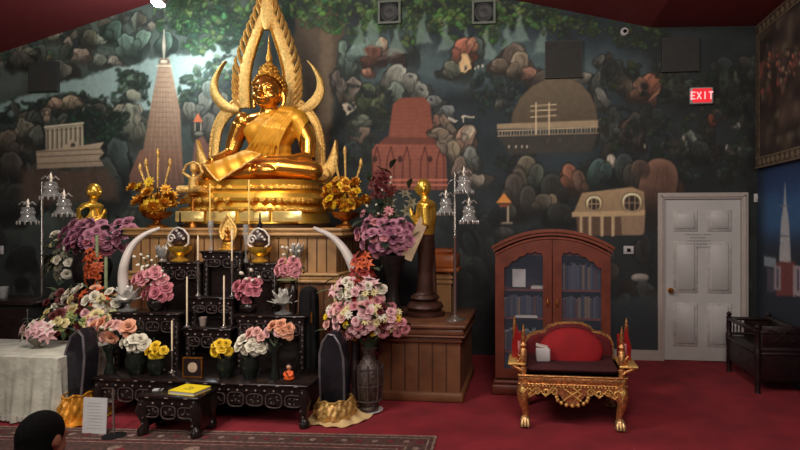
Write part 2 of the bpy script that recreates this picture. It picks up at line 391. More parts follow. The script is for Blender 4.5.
# upper left rocks and jungle
W.leaves(-20, 235, -10, 110, 150, (5, 10), [(60, 80, 66), (50, 66, 58), (76, 94, 78)], 3, lambda x, y: y < 92-.36*x)
W.rocks(-10, 150, 10, 92, 46, (5, 9), GR, 4, lambda x, y: 38-.3*x < y < 92-.36*x)
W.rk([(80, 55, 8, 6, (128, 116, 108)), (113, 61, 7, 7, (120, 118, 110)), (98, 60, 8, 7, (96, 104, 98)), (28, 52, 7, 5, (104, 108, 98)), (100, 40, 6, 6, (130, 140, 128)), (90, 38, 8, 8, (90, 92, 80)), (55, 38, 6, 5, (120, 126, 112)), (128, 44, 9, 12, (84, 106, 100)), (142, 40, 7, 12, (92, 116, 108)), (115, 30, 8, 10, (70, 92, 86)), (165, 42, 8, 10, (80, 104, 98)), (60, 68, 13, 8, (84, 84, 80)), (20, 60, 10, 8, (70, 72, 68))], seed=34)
# the pale river
W.poly([(-20, 108), (20, 98), (62, 82), (110, 70), (150, 60), (195, 52), (245, 32), (250, 62), (226, 72), (205, 84), (180, 100), (150, 108), (112, 106), (98, 98), (82, 96), (60, 92), (40, 100), (20, 112), (-20, 124)], (104, 132, 138), 3, col2=(128, 148, 150), hor=True)
W.leaves(-10, 60, 104, 120, 30, (3, 6), [(36, 52, 50), (50, 66, 60)], 8)
W.leaves(50, 130, 98, 118, 60, (3, 6), [(38, 52, 48), (48, 62, 56)], 9)
W.blob(131, 84, 14, 13, 0, (74, 92, 82), n=2); W.leaves(116, 148, 72, 100, 46, (2.5, 5), [(56, 74, 66), (44, 60, 54)], 10); W.blob(133, 96, 9, 7, 0, (104, 108, 98))
W.leaves(180, 240, 50, 110, 110, (3, 6), [(44, 62, 54), (62, 84, 70), (84, 110, 84)], 11, lambda x, y: y > 30+.9*(240-x) or x > 222)
# below the river, left
W.rocks(-10, 130, 112, 215, 60, (6, 10), GRD, 12)
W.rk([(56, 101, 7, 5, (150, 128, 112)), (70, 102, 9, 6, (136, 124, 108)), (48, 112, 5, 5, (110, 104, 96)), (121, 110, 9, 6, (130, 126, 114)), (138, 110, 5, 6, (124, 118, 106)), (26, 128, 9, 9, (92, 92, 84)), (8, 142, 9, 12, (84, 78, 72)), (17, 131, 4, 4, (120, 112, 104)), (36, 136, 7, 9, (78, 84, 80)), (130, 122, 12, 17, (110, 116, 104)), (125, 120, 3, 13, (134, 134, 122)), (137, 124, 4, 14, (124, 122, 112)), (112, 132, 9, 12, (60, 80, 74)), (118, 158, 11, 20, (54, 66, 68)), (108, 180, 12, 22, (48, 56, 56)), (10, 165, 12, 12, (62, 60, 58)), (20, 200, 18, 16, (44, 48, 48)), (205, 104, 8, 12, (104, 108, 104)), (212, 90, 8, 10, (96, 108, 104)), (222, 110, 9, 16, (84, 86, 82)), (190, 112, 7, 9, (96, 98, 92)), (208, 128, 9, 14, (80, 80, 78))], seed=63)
W.leaves(60, 125, 112, 140, 60, (4, 7), [(30, 46, 42), (38, 56, 50)], 13)
W.poly([(20, 170), (110, 168), (118, 200), (20, 205)], (78, 62, 54), 8, a=.8)
W.PX = PX; W.PY = PY
# columned temple
W.poly([(45, 128), (83, 124), (84, 148), (46, 150)], (140, 134, 120), 1.2, col2=(126, 118, 106))
W.line([(45, 127), (83, 123)], 1.8, (172, 166, 150)); W.line([(44, 131), (84, 128)], 1, (80, 72, 66))
for i in range(8): W.line([(48+4.6*i, 130-.4*i), (48+4.6*i, 150)], 1.2, (78, 70, 64)); W.line([(50+4.6*i, 130-.4*i), (50+4.6*i, 150)], 1.2, (160, 152, 136))
W.poly([(60, 150), (72, 139), (84, 149)], (150, 138, 122), 1); W.blob(73, 146, 3, 4, 0, (54, 46, 42), out=None)
W.poly([(80, 146), (104, 142), (100, 148), (104, 153), (99, 158), (104, 166), (37, 169), (36, 151)], (152, 138, 122), 1.2, col2=(128, 114, 100))
for y in (152, 157, 164): W.line([(37, y), (102, y-3)], .9, (86, 74, 66))
W.blob(47, 119, 4, 5, 0, (110, 96, 86)); W.blob(47, 113, 2.4, 3, 0, (140, 120, 104))
# tall brick tower
W.poly([(160, 58), (169, 58), (180, 110), (182, 150), (184, 190), (129, 184), (133, 172), (143, 150), (150, 110)], (142, 118, 102), 1.3, col2=(100, 74, 62))
W.poly([(129, 176), (140, 150), (181, 150), (184, 190), (130, 182)], (118, 84, 70), 1.5, col2=(86, 62, 56))
for y in range(62, 186, 5):
    k = 5+(y-58)*.19; W.line([(164-k*.9, y), (164+k*.75, y+.5)], .8, (96, 78, 68), .8)
for q in range(-3, 4): W.line([(164+q*1.6, 62), (165+q*6.0, 182)], .7, (150, 126, 108), .4)
W.blob(164, 48, 2.5, 14, 0, (150, 140, 128)); W.blob(164, 62, 5, 3, 0, (168, 152, 136)); W.line([(157, 66), (171, 66)], 1.5, (176, 164, 148)); W.line([(164, 58), (164, 30)], 1.4, (150, 150, 142))
W.poly([(195, 140), (203, 136), (210, 148), (212, 182), (190, 182)], (104, 72, 66), 1.2); W.poly([(193, 122), (198, 113), (203, 122)], (178, 92, 58), 1); W.line([(195, 123), (195, 131)], 1, (150, 140, 130)); W.line([(201, 123), (201, 131)], 1, (150, 140, 130)); W.blob(199, 134, 6, 3, 0, (92, 92, 86))
W.PX = PX+(W.noise(10, 21)-.5)*4.6+(W.noise(4, 22)-.5)*2.6; W.PY = PY+(W.noise(10, 23)-.5)*4.6+(W.noise(4, 24)-.5)*2.6
# great tree
W.poly([(286, 60), (300, 5), (312, 20), (340, 0), (346, 30), (338, 60), (330, 110), (334, 150), (350, 185), (280, 190)], (84, 72, 60), 5, col2=(40, 36, 36))
W.poly([(322, 20), (336, 20), (330, 120), (326, 190), (312, 190)], (100, 86, 70), 6, a=.7)
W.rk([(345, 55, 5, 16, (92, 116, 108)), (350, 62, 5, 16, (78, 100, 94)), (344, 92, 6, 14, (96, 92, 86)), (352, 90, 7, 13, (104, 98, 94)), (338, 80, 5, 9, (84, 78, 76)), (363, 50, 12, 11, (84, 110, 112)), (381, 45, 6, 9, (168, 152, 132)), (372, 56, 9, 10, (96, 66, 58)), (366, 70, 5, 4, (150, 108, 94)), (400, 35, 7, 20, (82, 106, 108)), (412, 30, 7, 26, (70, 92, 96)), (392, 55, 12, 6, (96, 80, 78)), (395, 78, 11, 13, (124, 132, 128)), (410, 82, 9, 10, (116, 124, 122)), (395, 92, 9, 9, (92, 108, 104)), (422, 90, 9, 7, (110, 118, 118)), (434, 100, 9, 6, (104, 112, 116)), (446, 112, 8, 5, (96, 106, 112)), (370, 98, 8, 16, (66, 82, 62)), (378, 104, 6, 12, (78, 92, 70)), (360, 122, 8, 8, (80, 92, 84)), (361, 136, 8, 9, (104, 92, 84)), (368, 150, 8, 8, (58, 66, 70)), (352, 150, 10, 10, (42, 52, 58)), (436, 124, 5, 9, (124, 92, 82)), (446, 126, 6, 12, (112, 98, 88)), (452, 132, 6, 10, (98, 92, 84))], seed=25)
for x, y in ((422, 88), (432, 98), (412, 76), (440, 106)): W.blob(x, y, 3, 2, .5, (44, 48, 54), out=None)
W.line([(449, 117), (456, 121)], 3, (150, 152, 150)); W.line([(462, 119), (472, 117)], 3, (176, 172, 164)); W.line([(464, 117), (463, 123)], 1.5, (160, 158, 150))
W.poly([(340, 104), (354, 101), (357, 108), (345, 116)], (168, 160, 148), 1); W.blob(348, 108, 3, 3, 0, (40, 40, 42), out=None)
# canopy along the roof
W.leaves(175, 560, -12, 26, 430, (4, 8), [(50, 76, 52), (66, 96, 60), (40, 60, 46), (84, 112, 68)], 21, lambda x, y: y < 26 and not (236 < x < 300 and y > 18))
W.leaves(180, 260, 10, 52, 120, (4, 7), [(50, 78, 58), (74, 110, 72), (42, 64, 50)], 22, lambda x, y: y < 52-(x-180)*.05)
W.leaves(330, 520, 20, 42, 90, (4, 7), [(52, 78, 54), (74, 106, 62)], 23, lambda x, y: int(x/22) % 2 == 0)
for x, y in ((372, 22), (396, 30), (446, 26), (466, 34), (424, 18), (520, 18), (542, 28), (358, 30), (508, 30), (486, 34)):
    W.poly([(x-9, y+26), (x-3, y+6), (x, y-8), (x+4, y+8), (x+10, y+24)], (108, 136, 134), 3, a=.65)
W.leaves(520, 665, 8, 48, 120, (4, 7), [(46, 64, 46), (60, 80, 50), (36, 50, 42)], 24, lambda x, y: 8+.12*(x-520) < y < 26+.16*(x-520))
# rocks right of the middle
W.rk([(458, 62, 9, 13, (80, 96, 90)), (478, 46, 5, 12, (78, 96, 96)), (462, 50, 9, 13, (150, 92, 78)), (470, 44, 5, 7, (170, 120, 100)), (452, 68, 10, 7, (88, 96, 88)), (466, 58, 5, 5, (170, 140, 100)), (446, 74, 6, 4, (80, 88, 84)), (512, 58, 12, 15, (92, 84, 78)), (520, 64, 10, 12, (120, 112, 100)), (500, 64, 8, 7, (98, 90, 82)), (530, 72, 9, 6, (140, 104, 92)), (505, 94, 5, 9, (84, 96, 92)), (500, 98, 4, 8, (110, 118, 112)), (546, 82, 14, 12, (78, 74, 70)), (583, 77, 8, 5, (112, 114, 108)), (596, 84, 6, 14, (70, 78, 78)), (603, 98, 5, 12, (104, 110, 108), ), (600, 60, 5, 5, (80, 84, 84)), (624, 84, 8, 9, (76, 72, 66)), (650, 84, 8, 12, (134, 88, 72)), (640, 88, 8, 10, (110, 84, 72)), (654, 96, 3, 10, (150, 108, 90)), (611, 127, 9, 10, (72, 82, 80)), (606, 134, 7, 8, (84, 96, 94)), (631, 128, 9, 16, (78, 66, 62)), (638, 140, 5, 10, (64, 58, 58)), (690, 92, 10, 12, (54, 66, 62)), (676, 88, 9, 10, (56, 64, 60)), (730, 82, 12, 12, (50, 60, 54)), (750, 70, 9, 14, (46, 54, 50)), (717, 116, 5, 5, (96, 84, 76)), (712, 120, 4, 6, (110, 60, 50)), (738, 126, 4, 3, (120, 124, 124)), (740, 100, 14, 10, (44, 48, 46)), (690, 136, 11, 5, (96, 106, 104)), (680, 146, 6, 8, (90, 96, 96)), (700, 150, 10, 10, (40, 48, 48))], seed=56)
W.poly([(460, 62), (466, 53), (472, 62), (471, 70), (461, 70)], (186, 160, 120), 1); W.blob(466, 66, 2, 3, 0, (60, 60, 66), out=None)
for x in (475, 479, 482): W.blob(x, 69-(x-475)*.2, 1.6, 3, 0, (190, 190, 182))
W.rocks(600, 750, 60, 180, 40, (4, 9), [(48, 54, 54), (60, 60, 58), (42, 52, 54)], 26)
for x, y in ((645, 146), (664, 146), (676, 148), (682, 138), (738, 150), (727, 148), (560, 140), (574, 140), (548, 142)): W.blob(x, y, 1.6, 4, 0, (132, 134, 130))
W.leaves(340, 400, 90, 190, 40, (4, 8), [(30, 44, 44), (40, 56, 52)], 61)
W.leaves(470, 520, 75, 115, 26, (4, 8), [(34, 50, 54), (44, 60, 60)], 62)
W.leaves(600, 750, 60, 190, 80, (4, 9), [(28, 38, 38), (36, 46, 42), (44, 52, 46)], 63)
W.leaves(500, 660, 150, 230, 40, (4, 9), [(28, 36, 38), (34, 42, 42)], 64)
KX, KY = W.PX, W.PY; W.PX = PX; W.PY = PY
# brick stupa
W.poly([(388, 140), (393, 104), (400, 98), (424, 97), (430, 104), (434, 142)], (118, 66, 54), 1.3, col2=(124, 70, 58))
W.poly([(380, 142), (386, 137), (436, 138), (441, 146), (440, 150), (376, 150)], (96, 54, 46), 1.2)
W.poly([(372, 150), (376, 144), (441, 145), (446, 152), (447, 190), (372, 190)], (132, 76, 64), 1.3, col2=(116, 66, 56))
for y in range(104, 190, 4): W.line([(374 if y > 144 else 391, y), (445 if y > 144 else 432, y)], .5, (110, 58, 50), .6)
for x in (376, 390, 406, 424, 440): W.line([(x-4, 190), (x-3, 160), (x+1, 147)], 1.3, (84, 40, 38)); W.line([(x+4, 190), (x+4, 160), (x+1, 147)], 1.3, (84, 40, 38))
for x in (375, 400, 430): W.blob(x, 159, 3, 4, 0, (56, 30, 30), out=None)
for y in (180, 185): W.line([(388, y), (447, y)], 1.6, (176, 100, 84))
W.PX, W.PY = KX, KY
W.rk([(447, 140, 6, 15, (128, 116, 106), -.6), (464, 140, 9, 15, (140, 112, 102), .5), (468, 134, 5, 9, (160, 150, 136), .4), (454, 152, 6, 12, (120, 112, 98), -.2), (470, 158, 7, 12, (98, 106, 106), 0), (474, 180, 12, 6, (118, 112, 108), .1), (460, 168, 8, 10, (104, 92, 86), 0), (440, 134, 9, 6, (116, 104, 92), .5)], seed=22)
W.PX = PX; W.PY = PY
# domed stupa
W.poly([(511, 124), (513, 112), (520, 98), (532, 86), (547, 79), (566, 77), (580, 83), (590, 94), (596, 108), (598, 124)], (98, 90, 76), 1.5, col2=(78, 70, 60))
W.poly([(497, 124), (598, 120), (598, 127), (497, 129)], (138, 124, 104), 1.2); W.line([(498, 131), (598, 127)], 1.2, (160, 146, 124)); W.line([(498, 136), (598, 133)], 1.2, (150, 136, 116))
for i in range(34): W.line([(499+i*2.95, 131-i*.1), (499+i*2.95, 136-i*.1)], .9, (150, 136, 116))
W.poly([(498, 137), (598, 133), (592, 152), (510, 155)], (62, 58, 54), 4, a=.8)
for y in (106, 111, 117): W.line([(531, y), (556, y-1.5)], 1.1, (176, 160, 136))
for x in (536, 549): W.line([(x, 103), (x, 134)], 1.3, (184, 168, 142))
for x in (509, 516, 522, 527): W.blob(x, 147, 1.5, 3, 0, (170, 166, 156))
# below: rocks, shrine, house
W.rk([(526, 166, 10, 10, (92, 90, 78), .4), (536, 176, 8, 12, (66, 74, 70), .2), (520, 182, 8, 14, (76, 72, 66), -.2), (514, 190, 10, 16, (66, 62, 60), 0), (528, 200, 9, 14, (58, 58, 56), 0), (508, 212, 9, 8, (54, 56, 54), 0), (552, 188, 12, 14, (46, 50, 50), 0), (572, 176, 8, 13, (128, 84, 68), -.5), (580, 182, 7, 12, (92, 72, 64), -.3), (596, 172, 9, 14, (56, 78, 80), .4), (612, 162, 5, 8, (164, 160, 152), -.3), (606, 172, 7, 9, (50, 70, 74), 0), (624, 168, 10, 14, (48, 58, 62), 0), (632, 176, 10, 12, (62, 62, 60), 0), (552, 203, 6, 9, (116, 106, 92), 0), (543, 202, 9, 8, (78, 76, 70), 0), (658, 186, 20, 26, (92, 68, 60), .2), (640, 170, 10, 10, (72, 60, 56), 0), (560, 214, 14, 10, (40, 44, 44), 0), (500, 232, 16, 5, (70, 72, 76), 0), (480, 250, 16, 20, (30, 38, 42), 0), (465, 262, 9, 18, (46, 54, 56), 0), (476, 280, 9, 12, (28, 34, 38), 0)], seed=74)
W.poly([(496, 203), (504, 193), (512, 203)], (200, 128, 60), 1); W.poly([(499, 204), (510, 204), (509, 207), (499, 207)], (120, 60, 44), 1)
for x in (501, 508): W.line([(x, 207), (x, 222)], 1.8, (150, 140, 122))
W.line([(497, 223), (512, 223)], 1.6, (130, 122, 108))
W.poly([(573, 214), (582, 193), (632, 187), (644, 192), (645, 214)], (146, 124, 98), 1.2, col2=(128, 108, 86))
W.poly([(572, 212), (645, 210), (645, 217), (572, 217)], (160, 138, 108), 1.2)
W.poly([(576, 217), (645, 216), (644, 235), (578, 236)], (84, 66, 56), 1.2); W.poly([(621, 216), (645, 216), (644, 235), (622, 235)], (126, 106, 90), 1.2)
for x in (581, 590, 602, 613): W.line([(x, 217), (x, 235)], 3, (160, 140, 114))
for x, y, r in ((594, 204, 7), (632, 203, 9)):
    W.blob(x, y, r+1.5, r+1.5, 0, (176, 156, 124)); W.blob(x, y, r-.6, r-.6, 0, (44, 36, 36), (60, 52, 50), out=None)
    for q in (-1, 1): W.line([(x+q*r*.35, y-r+2), (x+q*r*.35, y+r-2)], .9, (150, 130, 104)); 
    W.line([(x-r+1, y), (x+r-1, y)], .9, (150, 130, 104))
W.rocks(452, 500, 205, 320, 14, (7, 13), [(34, 42, 46), (28, 36, 42)], 31)
W.rocks(612, 662, 240, 300, 8, (7, 13), [(44, 48, 52), (58, 54, 52)], 32)
W.poly([(606, 300), (662, 292), (662, 365), (606, 365)], (44, 54, 62), 6, a=.85)
W.blob(640, 278, 10, 5, 0, (112, 110, 110)); W.rocks(742, 760, 100, 300, 10, (6, 10), [(34, 40, 42), (26, 32, 36)], 33)
W.rocks(-60, 30, 205, 340, 14, (7, 14), [(40, 44, 46), (32, 36, 38)], 34)
pos = np.stack([UU, np.zeros_like(UU), VV], -1)
uc = (UU[:-1, :-1]+UU[1:, 1:])/2; vc = (VV[:-1, :-1]+VV[1:, 1:])/2
rf = np.interp(uc, [p[0] for p in ROOF], [p[1] for p in ROOF])
keep = (vc < rf+.05) & ~((uc > DOORX[0]) & (uc < DOORX[1]) & (vc < DOORZ))
g_ = W.A.mean(-1, keepdims=True); W.A = (g_+(W.A-g_)*.82)*np.array((1.02, 1.0, .95))
W.A[:] = np.clip((W.A-10)*1.06, 4, 255)
W.build('wall_back', pos, keep, 1.75)
struct('wall_back_left', MB().b2((XL, 0, 0), (-8.3, .05, 3.9)), PLAIN)

# right wall: blue painted scene with a spire
YY, ZZ = np.meshgrid(np.arange(-9.5, 0.001, .02), np.arange(0, 4.0, .02))
PXr, PYr = toplan(np.full_like(YY, XR), YY, ZZ)
near = YY > -6; PXr = np.where(near, PXr, 2000.); PYr = np.where(near, PYr, 2000.)
Q = Paint(YY, ZZ, PXr, PYr, (20, 34, 58))
Q.A *= (.7+.6*Q.noise(20, 4))[..., None]
Q.put(sm(160, 200, PYr)*(1-sm(220, 262, PYr)), (40, 74, 112)); Q.put(sm(150, 185, PYr)*(1-sm(186, 205, PYr))*.5, (24, 44, 86))
Q.put(sm(225, 262, PYr), (28, 36, 46)); Q.put((1-sm(757, 770, PXr))*.7, (20, 28, 34))
Q.poly([(785, 182), (786.5, 205), (789, 222), (791, 262), (779, 262), (781, 222), (783.5, 205)], (136, 142, 150), 1.3, col2=(150, 150, 152))
for y in (206, 222, 236, 243): Q.line([(781, y), (790, y)], 1, (90, 100, 116))
Q.poly([(776, 262), (795, 262), (795, 296), (776, 296)], (96, 50, 50), 1.3)
Q.poly([(764, 256), (776, 258), (776, 268), (764, 266)], (110, 120, 130), 1.3); Q.poly([(767, 268), (775, 269), (775, 292), (767, 292)], (64, 60, 74), 1.3)
Q.poly([(774, 266), (781, 266), (781, 290), (774, 290)], (128, 118, 124), 1.2); Q.line([(777.5, 269), (777.5, 287)], 1.6, (60, 56, 72))
Q.poly([(793, 266), (804, 266), (804, 296), (793, 296)], (134, 124, 130), 1.2); Q.line([(798, 270), (798, 290)], 2, (60, 56, 76))
posr = np.stack([np.full_like(YY, XR), YY, ZZ], -1)
Q.build('wall_right', posr, np.ones((YY.shape[0]-1, YY.shape[1]-1), bool), 1.5)
# ------------------------------------------------------------------ door, trim and things on the walls
DOORM = mat('off_white_door_paint', (190, 190, 188), 0.5, 0, 0.04, 3)
FRAMEM = mat('off_white_trim_paint', (176, 168, 162), 0.5, 0, 0.05)
d = thing('door_1', 'white six-panel door with brass knob in the mural wall', 'door', (0, 0, 0)); d['kind'] = 'structure'
x0, x1 = DOORX; zt = DOORZ
lm = MB().b2((x0, .0, 0.01), (x1, .045, zt))
cw = (x1-x0)
cols = [(x0+cw*.12, x0+cw*.44), (x0+cw*.56, x0+cw*.88)]
for a, b in ((.80, .93), (.42, .74), (.09, .36)):
    for c0, c1 in cols:
        z0, z1 = zt*a, zt*b
        lm.box(((c0+c1)/2, -.002, (z0+z1)/2), (c1-c0, .012, z1-z0), 1, None, .006)
        lm.box(((c0+c1)/2, -.010, (z0+z1)/2), (c1-c0-.07, .02, z1-z0-.07), 0, None, .009)
leaf = part('door_leaf', lm, [DOORM, mat('door_panel_groove', (184, 182, 180), .6)], d)
knob = at(670, 290, 0)
part('door_handle', MB().lathe([(.03, 0), (.03, .012), (.012, .02), (.012, .04), (.028, .05), (.03, .065), (.018, .08)], (knob.x, 0, knob.z), 16, 0, ax=(0, -1, 0)), GOLDD, leaf, 'brass door knob')
TXT = mat('faint_sign_ink', (160, 157, 158), .7)
pt = MB(); rr = random.Random(3)
for i, wd in enumerate((.30, .18, .24, .30, .34)):
    z = zt-.42-i*.038; x = (x0+x1)/2-wd/2-.05
    while x < (x0+x1)/2+wd/2-.05:
        l = rr.uniform(.012, .03); pt.box((x+l/2, -.0135, z), (l, .001, .012)); x += l+.012
part('door_lettering', pt, TXT, leaf, 'faint grey lettering')
fw = .075
fr = MB().b2((x0-fw, -.03, 0), (x0, .06, zt+fw)).b2((x1, -.03, 0), (x1+fw, .06, zt+fw)).b2((x0, -.03, zt), (x1, .06, zt+fw)).b2((x0-fw*.6, -.045, 0), (x0-fw*.3, -.03, zt+fw*.6)).b2((x1+fw*.3, -.045, 0), (x1+fw*.6, -.03, zt+fw*.6)).b2((x0-fw*.6, -.045, zt+fw*.3), (x1+fw*.6, -.03, zt+fw*.6))
part('door_frame', fr, FRAMEM, d, bevel=.004)
struct('baseboard_back', MB().b2((.9, -.02, 0), (x0-fw, 0, .12)).b2((.9, -.028, 0), (x0-fw, 0, .09)), FRAMEM)
struct('baseboard_left', MB().b2((XL, -.02, 0), (-5.0, 0, .12)), DKWOOD)
# ceiling trim following the roof line
# wall speakers in white frames
SPK = mat('speaker_cloth', (34, 36, 38), .9); FRG = mat('grey_green_frame', (108, 118, 108), .6)
for i, (px, py, lb) in enumerate(((390, 13, 'square framed round wall speaker, left one of two under the painted leaves'), (484, 13, 'square framed round wall speaker, right one of two under the painted leaves'))):
    p = at(px, py, 0); t = thing('wall_speaker', lb, 'speaker', (p.x, 0, p.z), 'round wall speakers')
    s_ = .148; f = MB()
    for a, b in (((-s_, -s_), (s_, -s_+.028)), ((-s_, s_-.028), (s_, s_)), ((-s_, -s_+.028), (-s_+.028, s_-.028)), ((s_-.028, -s_+.028), (s_, s_-.028))):
        f.b2((p.x+a[0], -.045, p.z+a[1]), (p.x+b[0], 0, p.z+b[1]))
    part('frame', f, FRG, t)
    part('backing', MB().b2((p.x-s_+.02, -.02, p.z-s_+.02), (p.x+s_-.02, -.002, p.z+s_-.02)), SPK, t)
    part('speaker_cone', MB().lathe([(.115, 0), (.115, .012), (.10, .016), (.09, .006), (.04, -.0), (.03, .008), (.0, .012)], (p.x, -.021, p.z), 28, 0, ax=(0, -1, 0)), mat('speaker_cone_paper', (66, 68, 68), .6), t)
DKP = mat('dark_grey_panel', (52, 52, 50), .8, 0, .08)
for (a, b, c, e, lb) in ((545, 41, 582, 79, 'plain dark grey square panel above the painted grey dome'), (661, 38, 698, 73, 'plain dark grey square panel above the lit exit sign'), (31, 62, 60, 93, 'plain dark grey square panel high at the left end of the mural')):
    p = at(a, e, 0); q = at(c, b, 0)
    t = thing('wall_panel', lb, 'panel', ((p.x+q.x)/2, 0, p.z), 'dark square wall panels')
    part('panel_face', MB().b2((p.x+.012, -.05, p.z+.012), (q.x-.012, -.005, q.z-.012)), DKP, t)
    f = MB(); g = .014
    f.b2((p.x, -.045, p.z), (q.x, 0, p.z+g)).b2((p.x, -.045, q.z-g), (q.x, 0, q.z)).b2((p.x, -.045, p.z+g), (p.x+g, 0, q.z-g)).b2((q.x-g, -.045, p.z+g), (q.x, 0, q.z-g))
    part('panel_rim', f, mat('panel_rim', (50, 52, 50), .6), t)
# camera dome
p = at(624.5, 32, 0); t = thing('dome_camera', 'small round white security camera below the red ceiling', 'camera', (p.x, 0, p.z))
part('housing', MB().lathe([(.05, 0), (.05, .02), (.038, .035), (.03, .035)], (p.x, 0, p.z), 20, 0, ax=(0, -1, 0)), WHITE, t)
part('lens', MB().ell((p.x, -.034, p.z), (.024, .022, .024)), BLACK, t)
# exit sign
p = at(689, 105, 0); q = at(712, 88, 0); cx, cz = (p.x+q.x)/2, (p.z+q.z)/2
t = thing('exit_sign', 'lit red EXIT sign on the dark mural above the door', 'sign', (cx, 0, p.z))
hw, hh = (q.x-p.x)/2, (q.z-p.z)/2
part('housing', MB().box((cx, -.03, cz), (hw*2, .06, hh*2), 0, None, .01), mat('sign_housing', (178, 168, 166), .5), t)
REDL = mat('lit_red_letters', (255, 40, 50), .5, 0, .02, emit=1.6)
part('sign_face', MB().box((cx, -.0605, cz), (hw*1.62, .003, hh*1.7)), mat('sign_face', (225, 40, 52), .5, 0, .02, emit=.7), t, 'glowing red face')
WL = mat('sign_letters', (255, 150, 150), .5, 0, .01, emit=1.6)
def letters(specs, cx, cz, y, h, th, mt, parent):
    wd = h*.55; x = cx-(len(specs)*wd*1.35-wd*.35)/2
    for ch in specs:
        m = MB()
        L = {'E': [(0, 0, th, h), (0, 0, wd, th), (0, h/2-th/2, wd*.85, th), (0, h-th, wd, th)], 'I': [(wd/2-th/2, 0, th, h)], 'T': [(wd/2-th/2, 0, th, h), (0, h-th, wd, th)]}.get(ch)
        if ch == 'X':
            for sg in (-1, 1): m.box((x+wd/2, y, cz), (th, .004, h*1.08), 0, Matrix.Rotation(sg*.5, 3, 'Y'))
        else:
            for a, b, c_, d_ in L: m.b2((x+a, y-.002, cz-h/2+b), (x+a+c_, y+.002, cz-h/2+b+d_))
        part('letter', m, mt, parent); x += wd*1.35
letters('EXIT', cx, cz, -.064, hh*.92, .013, WL, t)
# small wall plates
def plate(name, px, py, w_, h_, label, cat, extra=None):
    p = at(px, py, 0); t = thing(name, label, cat, (p.x, 0, p.z))
    part('plate', MB().box((p.x, -.008, p.z), (w_, .016, h_), 0, None, .004), WHITE, t)
    part('toggle', MB().box((p.x, -.02, p.z), (w_*.35, .016, h_*.4), 0, None, .003), BLACK if extra else FRAMEM, t)
plate('thermostat', 628.5, 250, .12, .10, 'small white wall thermostat with dark display right of the bookcase', 'thermostat', True)
plate('light_switch', 757, 198, .075, .10, 'small white switch box high beside the door frame', 'switch')
plate('wall_socket', 2, 250, .06, .12, 'white socket plate at the far left edge of the mural', 'socket')
# ceiling fixture at upper left
p = at(40, 10, -1.2); p.z = roof(p.x); t = thing('ceiling_light', 'small round recessed light in the red ceiling', 'light', (p.x, p.y, p.z-.02))
def slopew(mb, p):
    a = math.atan2(5.15-3.62, -3.08-XL); return mb.xf(Matrix.Translation(Vector(p)) @ Matrix.Rotation(-a, 4, 'Y'))
part('trim_ring', slopew(MB().lathe([(.09, 0), (.09, -.015), (.06, -.02), (.06, 0)]), p), CHROME, t)
part('bulb', slopew(MB().ell((0, 0, -.01), (.05, .05, .02)), p), mat('weak_bulb', (255, 230, 210), .5, emit=1.5), t)
# the bright lamp over the painted tower
p = at(158, 3, -.75); t = thing('spotlight', 'dazzling white spotlight hung from the ceiling above the painted tower', 'lamp', (p.x, p.y, roof(p.x)-.01))
part('mount', MB().lathe([(.05, 0), (.05, .03), (.02, .04)], (p.x, p.y, roof(p.x)-.05), 14), CHROME, t)
part('arm', MB().tube([(p.x, p.y, roof(p.x)-.04), (p.x, p.y+.05, p.z+.1), (p.x, p.y+.02, p.z+.05)], .012), CHROME, t)
part('lamp_head', MB().lathe([(.05, .12), (.075, .09), (.085, 0), (.08, -.005), (.07, .08), (.02, .11)], p, 20, 0, ax=(.1, .3, 1)), FRAMEM, t)
part('bulb', MB().ell(p, (.06, .06, .05)), mat('dazzling_bulb', (225, 250, 255), .3, 0, .01, emit=60), t, 'glowing bulb')
lp = bpy.data.lights.new('spotlight_glow', 'POINT'); lp.energy = 48; lp.color = (.80, .97, 1.0); lp.shadow_soft_size = .1
lo = bpy.data.objects.new('spotlight_glow', lp); C.objects.link(lo); lo.location = p + Vector((0, -.12, -.12))
ls = spot('spotlight_beam', p + Vector((0, 0, -.1)), at(205, 120, 0), 100, 60, (.84, .96, 1.0), .05, 1.0)
# framed painting on the right wall
def rw(px, py):                     # point on the right wall
    d_ = ray(px, py); return CAMP + d_*((XR-CAMP.x)/d_.x)
zb = rw(763, 168).z; zt2 = rw(760, 27).z; y1 = rw(760, 100).y; y0 = y1-2.6
t = thing('mural_painting', 'large dark painting with patterned gilt border high on the right wall', 'painting', (XR-.03, (y0+y1)/2, zb))
Yp, Zp = np.meshgrid(np.arange(y0+.12, y1-.1, .015), np.arange(zb+.12, zt2-.1, .015))
a_, b_ = toplan(np.full_like(Yp, XR-.04), Yp, Zp)
P2 = Paint(Yp, Zp, a_, b_, (58, 46, 40)); P2.A *= (.5+.9*P2.noise(12, 8))[..., None]
P2.put(np.clip(P2.noise(7, 12)*3-1.7, 0, 1)*sm(40, 60, b_)*(1-sm(90, 110, b_)), (120, 66, 54))
P2.put(np.clip(P2.noise(9, 14)*3-1.9, 0, 1), (84, 76, 62))
for i in range(26):
    P2.blob(768+R.uniform(0, 34), 62+R.uniform(-10, 22), 2.2, 5, R.uniform(-.4, .4), R.choice([(130, 76, 60), (110, 90, 70), (96, 60, 52), (128, 104, 84)]))
P2.build('tmpcanvas', np.stack([np.full_like(Yp, XR-.045), Yp, Zp], -1), np.ones((Yp.shape[0]-1, Yp.shape[1]-1), bool), 1.3)
cv = bpy.data.objects['tmpcanvas']; cv.name = 'canvas'; cv.parent = t; del cv['kind']
cv.data.transform(Matrix.Translation(-t.location))
bd = MB()
for a, b in (((y0, zb), (y1, zb+.12)), ((y0, zt2-.12), (y1, zt2)), ((y0, zb+.12), (y0+.12, zt2-.12)), ((y1-.10, zb+.12), (y1, zt2-.12))):
    bd.b2((XR-.05, a[0], a[1]), (XR-.002, b[0], b[1]))
fo = part('frame', bd, [mat('painted_border', (78, 66, 54), .6, 0, .5, 30)], t)
tr = MB()
